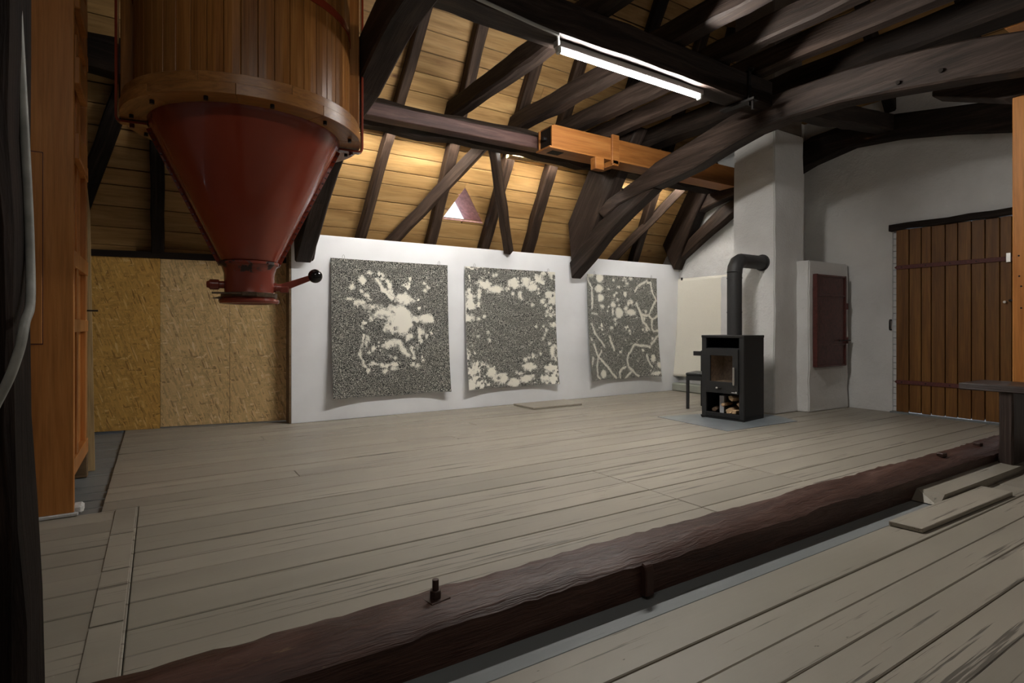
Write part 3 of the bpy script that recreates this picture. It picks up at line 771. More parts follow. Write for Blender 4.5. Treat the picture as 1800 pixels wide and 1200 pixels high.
# wooden conveyor trunk
tk = empty('conveyor_trunk', (5.2, 5.07, 3.02), label='orange pine conveyor trunk running from purlin to the chimney', cat='conveyor')
tx0, tx1, ty0, ty1, tz0, tz1 = 3.66, 6.86, 4.95, 5.21, 3.02, 3.27
mtx_t = lambda x, y, z: Matrix.Translation((x, y, z))
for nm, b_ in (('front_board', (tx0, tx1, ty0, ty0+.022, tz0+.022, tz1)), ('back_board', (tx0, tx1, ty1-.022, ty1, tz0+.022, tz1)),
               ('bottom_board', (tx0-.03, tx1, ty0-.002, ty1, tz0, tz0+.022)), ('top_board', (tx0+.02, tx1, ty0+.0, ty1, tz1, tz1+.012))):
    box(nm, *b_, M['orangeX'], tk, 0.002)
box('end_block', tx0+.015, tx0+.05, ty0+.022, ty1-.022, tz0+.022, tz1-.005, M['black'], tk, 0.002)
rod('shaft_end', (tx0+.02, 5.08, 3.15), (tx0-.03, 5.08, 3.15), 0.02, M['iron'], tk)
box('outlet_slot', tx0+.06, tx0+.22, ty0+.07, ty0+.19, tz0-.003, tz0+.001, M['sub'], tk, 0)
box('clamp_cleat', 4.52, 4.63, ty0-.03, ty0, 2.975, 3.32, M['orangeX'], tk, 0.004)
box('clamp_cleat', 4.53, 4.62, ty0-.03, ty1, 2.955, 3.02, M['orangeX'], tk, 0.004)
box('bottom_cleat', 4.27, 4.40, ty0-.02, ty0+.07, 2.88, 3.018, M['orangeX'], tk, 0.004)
# post at right with bolster
po = empty('post', (5.78, 1.54, 0.13), label='orange pine post standing on the sill beam in front of the plank door', cat='post')
box('shaft', 5.70, 5.86, 1.44, 1.615, 0.13, 2.86, M['orange'], po, 0.006)
for (yy, zz) in ((1.575, 1.61), (1.572, 1.45), (1.56, 1.37), (1.56, 1.2), (1.585, 0.32)):
    rod('nail_hole', (5.705, yy, zz), (5.6985, yy, zz), 0.007, M['sub'], po, n=8)
o = prism('bolster', [(2.15, 3.10), (1.80, 3.16), (1.26, 3.16), (0.91, 3.10), (0.91, 3.05), (1.40, 2.86), (1.66, 2.86), (2.15, 3.05)], 'X', 5.68, 5.88, M['old'], bev=0.008)
add_uv(o.data, lambda c: (c.y, c.z)); tag(o, 'dark wedge-ended bolster block on top of the orange post', 'beam')
up_ = empty('upper_post', (5.78, 1.5, 3.65), label='short orange moulded post above the bolster at top right', cat='post')
box('foot_moulding', 5.66, 5.90, 1.40, 1.66, 3.41, 3.47, M['orange'], up_, 0.012)
box('shaft', 5.71, 5.85, 1.44, 1.60, 3.47, 4.6, M['orange'], up_, 0.012)
# near post at the left with its cable
o = timber('old_post', (-0.365, 1.65, 0.0), (-0.425, 1.65, 4.4), 0.26, 0.25, M['charred'], up=(0, 1, 0), jit=0.008, cham=0.12)
tag(o, 'blackened old post filling the left edge of the view', 'post')
cb = pipe('cable', smooth_path([(-0.30, 1.66, 2.6), (-0.28, 1.66, 2.0), (-0.266, 1.66, 1.785), (-0.249, 1.66, 1.4), (-0.242, 1.655, 1.2), (-0.234, 1.60, 1.1), (-0.232, 1.53, 1.06), (-0.238, 1.505, 1.0), (-0.262, 1.50, 0.92), (-0.32, 1.5, 0.8), (-0.42, 1.5, 0.7)]), 0.009, M['cable'])
tag(cb, 'grey cable pinned down the blackened left post', 'cable')
# sill beam
sb = empty('sill_beam', (2.4, 1.68, 0), label='long brown painted sill beam lying across the floor', cat='beam')
def sill():
    n = 150; V, F, UVs = [], [], []
    x0, x1 = -1.6, 6.05
    prof = [(1.58, -0.04), (1.576, 0.06), (1.578, 0.118), (1.598, 0.134), (1.66, 0.150), (1.72, 0.157), (1.77, 0.152), (1.787, 0.128), (1.79, -0.04)]
    gs = [0, .1, .155, .195, .25, .31, .36, .41, .55]
    rr = random.Random(3); off = [[0]*(n+1) for _ in prof]
    for k in range(len(prof)):
        c = [rr.uniform(-1, 1) for _ in range(n+20)]; c2 = [rr.uniform(-1, 1) for _ in range(n//6+20)]
        for i in range(n+1):
            t = i/6; a = int(t); f = t-a; f = f*f*(3-2*f)
            off[k][i] = 0.0035*c[i]+0.0065*(c2[a]*(1-f)+c2[a+1]*f)
    for i in range(n+1):
        for k, (y, z) in enumerate(prof):
            am = 1.0 if 2 <= k <= 6 else 0.25
            V.append((x0+(x1-x0)*i/n, y+off[k][i]*0.6*am, z+(off[k][i]*am if k not in (0, 8) else 0)))
    m = len(prof)
    for i in range(n):
        for k in range(m-1): F.append((i*m+k, i*m+k+1, (i+1)*m+k+1, (i+1)*m+k))
    F += [tuple(range(m)), tuple(range(n*m, n*m+m))]
    o = mesh_obj('beam', V, F, M['sill'], sb, mtx=Matrix.Identity(4), smooth=True)
    lay = o.data.uv_layers.new(name='UVMap')
    for lp in o.data.loops:
        i, k = divmod(lp.vertex_index, m); lay.data[lp.index].uv = (x0+(x1-x0)*i/n, gs[k])
sill()
def bolt(x, y, z, s, plate=True, rotz=0.2):
    if plate:
        c, s_ = math.cos(rotz), math.sin(rotz)
        P = [(-.045*s, -.04*s), (.045*s, -.04*s), (.045*s, .04*s), (-.045*s, .04*s)]
        pl = prism('washer_plate', [(x+c*a-s_*b, y+s_*a+c*b) for a, b in P], 'Z', z, z+0.008*s, M['bolt'], sb, 0.002)
        z += 0.008*s
    P = [(0.024*s*math.cos(PI/3*i), 0.024*s*math.sin(PI/3*i)) for i in range(6)]
    prism('nut', [(x+a, y+b) for a, b in P], 'Z', z-.002, z+0.03*s, M['bolt'], sb, 0.002)
    rod('bolt', (x, y, z), (x, y, z+0.07*s), 0.013*s, M['bolt'], sb, n=10)
bolt(0.779, 1.70, 0.15, 0.85)
for x in (4.615, 5.25):
    box('square_nut', x-.03, x+.03, 1.665, 1.71, 0.15, 0.178, M['bolt'], sb, 0.005)
prism('key_peg', [(1.575, 0.132), (1.553, 0.124), (1.545, 0.10), (1.545, 0.005), (1.58, 0.0)], 'X', 1.595, 1.64, M['sill'], sb, 0.005)

# ================================================================== HOPPER
HC = Vector((0.525, 4.11, 0))
hp = empty('hopper', (0.525, 4.11, 1.2), label='red steel cone hopper under a round wooden bin', cat='hopper')
ex = Vector((0.992, -0.127, 0)).normalized(); HA = math.atan2(ex.y, ex.x)
ey = Vector((-ex.y, ex.x, 0))
RZ = Matrix.Rotation(HA, 4, 'Z')
T0 = Matrix.Translation(HC)
R_OUT, R_CONE, R_ST = 0.718, 0.578, 0.645
ZB = 2.33
# staves share one mesh
NS = 46
def stave_mesh():
    a = PI/NS-0.0016; ro, ri = R_ST, R_ST-0.025; V = []
    for z in (0, 2.0):
        for r, s_ in ((ri, -a), (ro, -a), (ro+.0015, 0), (ro, a), (ri, a)): V.append((r*math.cos(s_), r*math.sin(s_), z))
    F = [(0, 1, 2, 3, 4), (5, 6, 7, 8, 9)]+[(i, (i+1) % 5, 5+(i+1) % 5, 5+i) for i in range(5)]
    return V, F
SV, SF = stave_mesh(); sm = None
for i in range(NS):
    mt = T0 @ Matrix.Translation((0, 0, ZB+0.12)) @ Matrix.Rotation(HA+2*PI*(i+.5)/NS, 4, 'Z')
    if sm is None:
        o = mesh_obj('stave', SV, SF, M['stave'], hp, mtx=mt, bevel=0.003); sm = o.data
    else:
        o = bpy.data.objects.new('stave', sm); o.matrix_basis = mt; attach(o, hp)
lathe('bin_light_block', [(R_ST-.03, ZB+.1), (R_ST-.03, ZB+2.1)], M['sub'], hp, mtx=T0, n=48)  # unseen inner shell added to block light between the staves
# two-layer wooden ring from segments
def arc_seg(name, r0, r1, z0, z1, a0, a1, mat, n=8):
    V, F = [], []
    for i in range(n+1):
        a = a0+(a1-a0)*i/n
        for r, z in ((r0, z0), (r1, z0), (r1, z1), (r0, z1)): V.append((r*math.cos(a), r*math.sin(a), z))
    for i in range(n):
        for k in range(4): F.append((i*4+k, i*4+(k+1) % 4, (i+1)*4+(k+1) % 4, (i+1)*4+k))
    F += [(0, 1, 2, 3), tuple(range(n*4, n*4+4))]
    mid = (a0+a1)/2
    c = Vector((r0*math.cos(mid), r0*math.sin(mid), z0))
    Rm = Matrix.Rotation(-(mid+PI/2), 4, 'Z')
    V = [Rm @ (Vector(v)-c) for v in V]
    return mesh_obj(name, V, F, mat, hp, mtx=T0 @ Matrix.Translation(c) @ Rm.inverted(), bevel=0.002, smooth=True)
for lay_, (ra, rb, za, zb, ph) in enumerate(((R_CONE-.005, R_OUT, ZB, ZB+0.062, 0.3), (R_ST-.03, R_OUT-.012, ZB+0.063, ZB+0.12, 0.72))):
    for i in range(9):
        arc_seg('ring_segment', ra, rb, za, zb, ph+2*PI*i/9+.001, ph+2*PI*(i+1)/9-.001, M['ring'])
for i in range(12):
    a = HA+2*PI*(i+.35)/12; p = HC+Vector((0.655*math.cos(a), 0.655*math.sin(a), 0))
    rod('ring_bolt', (p.x, p.y, ZB+.001), (p.x, p.y, ZB-0.022), 0.012, M['iron'], hp, n=8)
# cone
cone = lathe('cone', [(R_CONE, ZB+.02), (R_CONE, ZB-.004), (R_CONE-.012, ZB-0.03), (0.176, 1.485), (0.17, 1.485), (R_CONE-.02, ZB-.03)], M['red'], hp, mtx=T0, n=96)
for s_ in (-1, 1):
    d = ex*s_
    p0 = HC+d*(R_CONE-.012)+Vector((0, 0, ZB-.03)); p1 = HC+d*0.176+Vector((0, 0, 1.485))
    pr = (p1-p0).normalized(); nn = pr.cross(ey).normalized(); nn = nn if nn.dot(d) > 0 else -nn
    V = [p+nn*a+ey*b for p in (p0, p1) for a, b in ((-.004, -.004), (.022, -.004), (.022, .004), (-.004, .004))]
    sf = mesh_obj('seam_flange', V, [(0, 1, 2, 3), (4, 5, 6, 7)]+[(i, (i+1) % 4, 4+(i+1) % 4, 4+i) for i in range(4)], M['red'], cone)
    for k in range(19):
        c = p0.lerp(p1, (k+.7)/20)+nn*.013
        rod('seam_bolt', c-ey*.016, c+ey*.016, 0.0065, M['redrust'], sf, n=6)
# outlet
ZN = 1.205
noz = lathe('outlet', [(0.186, 0.275), (0.186, 0.258), (0.168, 0.245), (0.154, 0.20), (0.152, 0.075), (0.158, 0.06), (0.164, 0.035), (0.18, 0.03), (0.187, 0.018), (0.18, 0.003), (0.165, 0.0), (0.15, 0.006), (0.14, 0.03), (0.138, 0.27)],
            M['redworn'], hp, mtx=T0 @ Matrix.Translation((0, 0, ZN)), n=64)
lathe('throttle_flap', [(0, 0.14), (0.137, 0.14), (0.137, 0.15), (0, 0.15)], M['sub'], noz, mtx=T0 @ Matrix.Translation((0, 0, ZN)), n=32)
for i in range(10):
    a = HA+2*PI*(i+.5)/10; p = HC+Vector((0.19*math.cos(a), 0.19*math.sin(a), 0))
    rod('outlet_bolt', (p.x*1, p.y, ZN+.262), (p.x+.008*math.cos(a), p.y+.008*math.sin(a), ZN+.262), 0.008, M['redrust'], noz, n=6)
cl = arc_seg('clamp_ring', 0.16, 0.172, ZN+0.042, ZN+0.072, HA-PI/2-2.6, HA-PI/2+2.6, M['brass'], 40)
fr = -ey
box_c = HC+fr*0.178
def obox(name, c, hx, hy, hz_, mat, parent):      # box oriented to the hopper's own axes
    V = [c+ex*a*hx+ey*b*hy+Vector((0, 0, g*hz_)) for g in (-1, 1) for a, b in ((-1, -1), (1, -1), (1, 1), (-1, 1))]
    return mesh_obj(name, V, BOXF, mat, parent, bevel=min(hx, hy, hz_)*.25)
obox('clamp_buckle', box_c+Vector((0, 0, ZN+.06)), 0.045, 0.009, 0.013, M['brass'], cl)
obox('clamp_lever', HC-ex*0.10+fr*0.168+Vector((0, 0, ZN+.062)), 0.115, 0.006, 0.006, M['brass'], cl)
V = [HC-ex*0.16+Vector((0, 0, ZN+.03)), HC-ex*0.16+Vector((0, 0, ZN+.052)), HC-ex*0.228+Vector((0, 0, ZN+.035))]
mesh_obj('clamp_tongue', [v+ey*q for q in (-.012, .012) for v in V], [(0, 1, 2), (3, 4, 5), (0, 1, 4, 3), (1, 2, 5, 4), (2, 0, 3, 5)], M['brass'], cl)
zc = ZN+.125
X90 = lambda sgn: rotZto(ex*sgn)
lathe('pivot_stub', [(0, 0), (0.024, 0), (0.024, 0.035), (0.030, 0.036), (0.034, 0.04), (0.034, 0.088), (0.024, 0.096), (0.020, 0.108), (0, 0.112)], M['redworn'], hp, mtx=Matrix.Translation(HC-ex*0.145+Vector((0, 0, zc))) @ X90(-1), n=24)
hub = lathe('lever_hub', [(0, 0), (0.032, 0), (0.032, 0.018), (0.026, 0.02), (0.026, 0.05), (0, 0.05)], M['redworn'], hp, mtx=Matrix.Translation(HC+ex*0.148+Vector((0, 0, zc-.01))) @ X90(1), n=24)
hx_ = HC+ex*0.2+Vector((0, 0, zc-.022))
obox('hub_clamp', hx_+ex*.015, 0.028, 0.022, 0.022, M['redworn'], hub)
L0, L1 = hx_+Vector((0, 0, 0.012)), HC+ex*0.385+Vector((0, 0, zc+.065))
dl = (L1-L0).normalized(); nl = dl.cross(ey).normalized()
V = [p+nl*a*h_+ey*b*.009 for p, h_ in ((L0, .026), (L1, .019)) for a, b in ((-1, -1), (1, -1), (1, 1), (-1, 1))]
lev = mesh_obj('lever', V, [(0, 1, 2, 3), (4, 5, 6, 7)]+[(i, (i+1) % 4, 4+(i+1) % 4, 4+i) for i in range(4)], M['redworn'], hp, bevel=0.004)
Rb = 0.0485
ball = lathe('ball_knob', [(Rb*math.sin(PI*i/24), -Rb*math.cos(PI*i/24)) for i in range(25)], M['balll'], lev, mtx=Matrix.Translation(L1+dl*0.035), n=40)
tag(ball, 'black ball knob')
# hanger straps, side boards, hoop
for s_ in (-1, 1):
    d = ex*s_
    c = HC+d*0.69; 
    def ob2(name, a0, a1, w, z0, z1, mat, bev=.004):
        V = [HC+d*a+ey*b+Vector((0, 0, z)) for z in (z0, z1) for a, b in ((a0, -w), (a1, -w), (a1, w), (a0, w))]
        return mesh_obj(name, V, BOXF, mat, hp, bevel=bev)
    ob2('side_board', 0.58, 0.712, 0.05, ZB+.121, ZB+2.1, M['stave'])
    pts = [HC+d*a+Vector((0, 0, z)) for a, z in ((0.738, ZB+2.1), (0.738, ZB+.05), (0.738, ZB+.01), (0.733, ZB-.008), (0.72, ZB-.016), (0.66, ZB-.016), (0.575, ZB-.016))]
    V, F = [], []
    for i, p in enumerate(pts):
        t = (pts[min(i+1, len(pts)-1)]-pts[max(i-1, 0)]).normalized(); nn = t.cross(ey)
        for a, b in ((-1, -1), (1, -1), (1, 1), (-1, 1)): V.append(p+nn*a*.007+ey*b*.03)
    for i in range(len(pts)-1):
        for k in range(4): F.append((i*4+k, i*4+(k+1) % 4, (i+1)*4+(k+1) % 4, (i+1)*4+k))
    F += [(0, 1, 2, 3), tuple(range(len(V)-4, len(V)))]
    st_ = mesh_obj('hanger_strap', V, F, M['red'], hp, bevel=0.002)
    p = HC+d*.66; rod('strap_bolt', (p.x, p.y, ZB-.012), (p.x, p.y, ZB-.045), 0.015, M['redrust'], st_, n=6)
for z in (3.03,):
    lathe('hoop', [(R_ST+.001, z), (R_ST+.008, z), (R_ST+.008, z+.05), (R_ST+.001, z+.05)], M['red'], hp, mtx=T0, n=64, closed=True)

# ================================================================== ELEVATOR SHAFT AT LEFT
el = empty('elevator_shaft', (-0.75, 4.5, 0), label='tall orange pine elevator shaft beside the blackened post', cat='shaft')
box('front_board', -1.15, -0.39, 3.95, 3.985, 0.015, 4.0, M['orange'], el, 0.004)
box('inspection_panel', -1.0, -0.527, 3.944, 3.951, 0.96, 2.0, M['orange'], el, 0.003)
box('panel_groove', -1.003, -0.523, 3.9475, 3.953, 0.955, 2.005, M['redrust'], el, 0.0)
box('foot_fillet', -1.15, -0.37, 3.93, 3.95, 0.0, 0.018, M['lime'], el, 0.004)
box('core', -1.15, -0.47, 3.985, 5.05, 0.18, 4.0, M['sub'], el, 0)
for a, b in ((3.985, 4.10), (4.46, 4.54), (4.97, 5.08)):
    box('side_stile', -0.47, -0.425, a, b, 0.15, 4.0, M['orange'], el, 0.003)
for a, b in ((0.15, 0.25), (1.02, 1.10), (1.42, 1.52), (2.1, 2.2), (2.9, 3.0)):
    box('side_rail', -0.468, -0.42, 3.99, 5.08, a, b, M['orange'], el, 0.003)
for a, b in ((4.10, 4.46), (4.54, 4.97)):
    box('side_panel', -0.468, -0.455, a, b, 0.25, 4.0, M['orange'], el, 0.002)
box('foot', -0.50, -0.42, 5.0, 5.08, -0.02, 0.15, M['roofdark'], el, 0.003)
for zz in (2.05, 2.5, 2.95, 3.3):
    box('side_cleat', -0.425, -0.385, 4.2, 4.62, zz, zz+.16, M['orange'], el, 0.006)
rod('catch_rod', (-0.44, 5.05, 1.17), (-0.36, 5.05, 1.17), 0.006, M['iron'], el, n=8)
box('foot_bracket', -0.405, -0.35, 3.96, 4.05, 0.0, 0.05, M['lime'], el, 0.012)
o = mesh_obj('offcut_board', [(-0.50, 5.2, -.02), (-0.39, 5.2, -.02), (-0.42, 5.2, 1.9), (-0.46, 5.2, 2.35), (-0.50, 5.2, 2.0)]+[(-0.50, 5.222, -.02), (-0.39, 5.222, -.02), (-0.42, 5.222, 1.9), (-0.46, 5.222, 2.35), (-0.50, 5.222, 2.0)],
             [(0, 1, 2, 3, 4), (5, 6, 7, 8, 9)]+[(i, (i+1) % 5, 5+(i+1) % 5, 5+i) for i in range(5)], M['raw'])
tag(o, 'raw pointed pine board leaning behind the orange shaft', 'board')

# ================================================================== LAMPS
def make_lamp(loc, label, L=1.57):
    t = empty('fluorescent_lamp', loc, label=label, cat='lamp', group='fluorescent tube lamps')
    h = L/2
    box('housing', -h-.03, h+.03, -.028, .028, 0.02, 0.07, M['lampgrey'], t, 0.004, local=True)
    for s_ in (-1, 1):
        box('lamp_holder', s_*(h-.0)-.016, s_*(h-.0)+.016, -.022, .022, -0.022, 0.03, M['cap'], t, 0.007, local=True)
    rod('tube', (-h+.02, 0, 0), (h-.02, 0, 0), 0.014, M['tube'], t, n=14, local=True)
    return t
lampA = make_lamp((3.31, 3.33, 3.105), 'lit fluorescent tube lamp fixed under the dark lamp beam')
def copy_tree(o, loc, label, group=None):
    c = o.copy(); COL.objects.link(c); c.location = loc; c['label'] = label
    for ch_ in list(o.children):
        d = ch_.copy(); COL.objects.link(d); d.parent = c
    return c
def lamp_like(loc, label, tube_mat, tray):
    c = copy_tree(lampA, loc, label)
    for d in c.children:
        if d.name.startswith('tube'):
            d.data = d.data.copy(); d.data.materials[0] = tube_mat
    if tray:
        V = [(x, y, z) for x in (-.82, .82) for y, z in ((-.068, -.012), (-.03, .014), (.03, .014), (.068, -.012), (.068, -.008), (.03, .018), (-.03, .018), (-.068, -.008))]
        F = [(k, (k+1) % 8, 8+(k+1) % 8, 8+k) for k in range(8)]+[tuple(range(8)), tuple(range(8, 16))]
        mesh_obj('reflector_tray', V, F, M['tray'], c, mtx=Matrix.Identity(4), local=True)
    return c
lamp_like((2.25, 5.80, 3.215), 'fluorescent tube lamp behind the purlin above the left drawing', M['tube_back'], True)
lamp_like((3.92, 5.80, 3.215), 'fluorescent tube lamp behind the purlin above the middle drawing', M['tube_back'], True)
lamp_like((6.2, 5.80, 3.22), 'fluorescent tube lamp behind the conveyor trunk near the gable', M['tube_back'], True)
lamp_like((0.3, 0.6, 3.345), 'added unseen fill tube above the blackened left post in near half', M['tube_near'], False)  # added fill, out of view: brightens the elevator shaft and hopper front
lamp_like((6.6, 0.7, 3.2), 'added unseen fill tube in front of the plank door wall', M['tube_door'], False)  # added fill, out of view: brightens the gable above the arch
cd = pipe('lamp_conduit', [(1.5, 3.195, 3.205), (1.76, 3.195, 3.187), (2.2, 3.195, 3.15), (2.42, 3.20, 3.14), (2.5, 3.30, 3.14)], 0.012, M['conduit'])
tag(cd, 'grey conduit running along the lamp beam into the lit lamp', 'conduit')

# ================================================================== DRAWINGS
def vnoise(shape, cell, seed):
    rs = np.random.RandomState(seed); h, w = shape
    gh, gw = int(h/cell)+3, int(w/cell)+3; g = rs.rand(gh, gw)
    y = np.arange(h)/cell; x = np.arange(w)/cell; yi = y.astype(int); xi = x.astype(int)
    fy_ = (y-yi); fy_ = (fy_*fy_*(3-2*fy_))[:, None]; fx_ = (x-xi); fx_ = (fx_*fx_*(3-2*fx_))[None, :]
    a = g[yi][:, xi]; b = g[yi][:, xi+1]; c = g[yi+1][:, xi]; d = g[yi+1][:, xi+1]
    return (a*(1-fx_)+b*fx_)*(1-fy_)+(c*(1-fx_)+d*fx_)*fy_
def fbm(shape, cell, seed, oc=4):
    cell = cell*1.58; s_ = 0; a = 1; t = 0
    for i in range(oc):
        s_ = s_+a*vnoise(shape, max(1.01, cell/2**i), seed+i); t += a; a *= 0.6
    return s_/t-0.5
NXg, NYg = 300, 330
SH = (NYg+1, NXg+1)
U0, V0 = np.meshgrid(np.arange(NXg+1)/NXg, np.arange(NYg+1)/NYg)
UU, VV = U0, V0
def ell(f, u, v, ru, rv, nz, ang=0.0):
    c, s_ = math.cos(ang), math.sin(ang); a = (UU-u); b = (VV-v)*1.1
    x = a*c+b*s_; y = -a*s_+b*c
    d = np.sqrt((x/ru)**2+(y/rv/1.1)**2)-1
    return np.minimum(f, d*min(ru, rv)+nz)
def line(f, pts, r, nz):
    for (x0, y0), (x1, y1) in zip(pts, pts[1:]):
        dx, dy_ = x1-x0, y1-y0; t = np.clip(((UU-x0)*dx+(VV-y0)*dy_)/(dx*dx+dy_*dy_+1e-9), 0, 1)
        f = np.minimum(f, np.hypot(UU-x0-t*dx, VV-y0-t*dy_)-r+nz)
    return f
def speck(f, u, v, ru, rv, n, amt):
    g = np.exp(-(((UU-u)/ru)**2+((VV-v)/rv)**2)*1.2)
    return np.minimum(f, 0.06*(1.0-amt*g)-0.55*n*g*0.35+0.004)
def warp(seed, a1=0.012, a2=0.007):
    global UU, VV
    UU = U0+a1*2*fbm(SH, 14, seed)+a2*2*fbm(SH, 4, seed+7, 2); VV = V0+a1*2*fbm(SH, 14, seed+20)+a2*2*fbm(SH, 4, seed+27, 2)
def P1(x, y): return ((x-100)/885.0, (y-85)/1000.0)
def drawing1():
    warp(200, 0.016, 0.010)
    n1 = fbm(SH, 9, 1)*0.05; n2 = fbm(SH, 5, 9, 2)*0.02; n3 = fbm(SH, 6, 20, 3)
    f = np.full(SH, 1.0)
    for x, y, rx, ry in ((615, 530, 82, 108), (560, 452, 70, 34), (480, 475, 85, 38), (400, 432, 55, 24), (630, 362, 66, 34), (795, 515, 60, 38), (725, 522, 70, 20), (747, 640, 16, 62), (330, 235, 30, 30), (668, 655, 24, 24), (540, 570, 60, 50), (515, 700, 36, 24)):
        u, v_ = P1(x, y); f = ell(f, u, v_, rx/885, ry/1000, n1)
    for x, y, rx, ry in ((250, 290, 14, 18), (320, 312, 13, 11), (350, 345, 13, 11), (368, 368, 13, 8), (378, 175, 14, 13), (445, 180, 10, 13), (475, 187, 10, 13), (465, 218, 15, 10), (677, 212, 10, 12), (793, 243, 13, 11), (822, 275, 11, 13), (795, 302, 13, 9), (360, 657, 14, 18), (398, 730, 13, 16), (380, 510, 10, 15), (480, 905, 16, 13), (555, 890, 22, 12), (735, 874, 13, 9), (695, 857, 11, 9), (345, 690, 11, 24), (228, 366, 12, 6), (780, 610, 9, 14), (806, 645, 9, 12), (372, 757, 8, 10), (405, 852, 20, 7), (525, 795, 8, 8), (560, 805, 8, 9), (318, 575, 7, 9)):
        u, v_ = P1(x, y); f = ell(f, u, v_, rx/885, ry/1000, n2*0.6)
    f = line(f, [P1(425, 220), P1(470, 290), P1(548, 358)], 0.014, n1*0.8); f = line(f, [P1(510, 235), P1(548, 340)], 0.010, n1)
    f = line(f, [P1(540, 685), P1(580, 690), P1(615, 735), P1(658, 787)], 0.015, n2)
    f = line(f, [P1(315, 690), P1(300, 800), P1(355, 890)], 0.007, n1); f = line(f, [P1(400, 840), P1(480, 865), P1(600, 850)], 0.006, n1*1.2)
    f = line(f, [P1(270, 400), P1(330, 400)], 0.01, n1); f = line(f, [P1(690, 740), P1(705, 800)], 0.007, n1)
    for x, y, rx, ry in ((650, 265, 80, 60), (450, 715, 70, 70), (775, 800, 75, 75), (760, 440, 65, 60), (290, 385, 75, 40), (330, 520, 40, 120), (780, 280, 60, 40), (560, 860, 80, 45), (740, 360, 35, 30), (520, 300, 60, 70), (840, 610, 45, 80), (320, 640, 35, 80)):
        u, v_ = P1(x, y); f = speck(f, u, v_, rx/885, ry/1000, n3, 0.75)
    for x, y, rx, ry in ((525, 548, 14, 15), (565, 590, 14, 14), (545, 462, 13, 8), (760, 537, 13, 11), (490, 495, 24, 10), (440, 490, 18, 10)):
        u, v_ = P1(x, y); d = np.sqrt(((UU-u)/rx*885)**2+((VV-v_)/ry*1000)**2)-1; f = np.maximum(f, -d*0.012)
    return f, 0.70
def P2(x, y): return ((x-92)/778.0, (y-75)/1020.0)
def drawing2():
    warp(300)
    n1 = fbm(SH, 22, 41, 5); n2 = fbm(SH, 4, 60, 2)*0.03; n4 = fbm(SH, 9, 70, 3)
    r = np.sqrt(((UU-0.53)/0.50)**2+((VV-0.53)/0.47)**2)
    n5 = fbm(SH, 4, 77, 2)
    f = 0.27-0.36*(r-0.62)-n1*0.8-n4*0.30-n5*0.25
    f = np.where(r < 0.68, np.maximum(f, 0.05), f)
    f = f*0.25
    for x, y, rx, ry in ((255, 215, 40, 25), (510, 205, 45, 40), (600, 180, 40, 30), (130, 340, 22, 70), (160, 400, 22, 20), (830, 285, 45, 30), (840, 350, 35, 25), (755, 350, 20, 25), (110, 500, 40, 22), (205, 340, 10, 40), (350, 255, 60, 25), (370, 1020, 60, 40), (300, 960, 40, 40), (160, 910, 25, 30), (760, 1040, 40, 30), (800, 950, 35, 30), (655, 840, 20, 30), (620, 930, 45, 30), (835, 470, 50, 18), (845, 800, 30, 60), (480, 1060, 40, 30), (120, 1060, 30, 50), (600, 1035, 40, 20), (555, 295, 12, 25), (670, 220, 40, 30), (845, 560, 40, 25)):
        u, v_ = P2(x, y); f = ell(f, u, v_, rx/778, ry/1020, n1*0.06+n2)
    for x, y, q in ((240, 490, 10), (192, 512, 11), (268, 626, 9), (283, 693, 10), (488, 288, 10), (662, 378, 12), (792, 437, 12), (780, 378, 10), (688, 572, 8), (754, 572, 8), (778, 606, 8), (764, 642, 8), (588, 866, 13), (620, 846, 8), (215, 882, 9), (262, 910, 9), (806, 730, 10), (768, 940, 12), (775, 975, 12), (540, 985, 9), (515, 975, 8), (555, 985, 8), (650, 1015, 12), (166, 322, 8), (746, 677, 7), (722, 820, 9), (236, 893, 8), (350, 135, 9), (325, 140, 8), (188, 658, 7)):
        u, v_ = P2(x, y); f = ell(f, u, v_, q/778, q*1.1/1020, n2*0.3)
    for x, y, rx, ry in ((125, 845, 20, 45), (855, 805, 16, 45), (345, 910, 26, 28), (352, 1015, 18, 16), (845, 230, 18, 22), (845, 285, 14, 14), (790, 130, 40, 30), (600, 115, 30, 26)):
        u, v_ = P2(x, y); d = np.sqrt(((UU-u)/rx*778)**2+((VV-v_)/ry*1020)**2)-1; f = np.maximum(f, -d*0.02)
    return f, 0.68
def P3(x, y): return ((x-112)/690.0, (y-80)/1030.0)
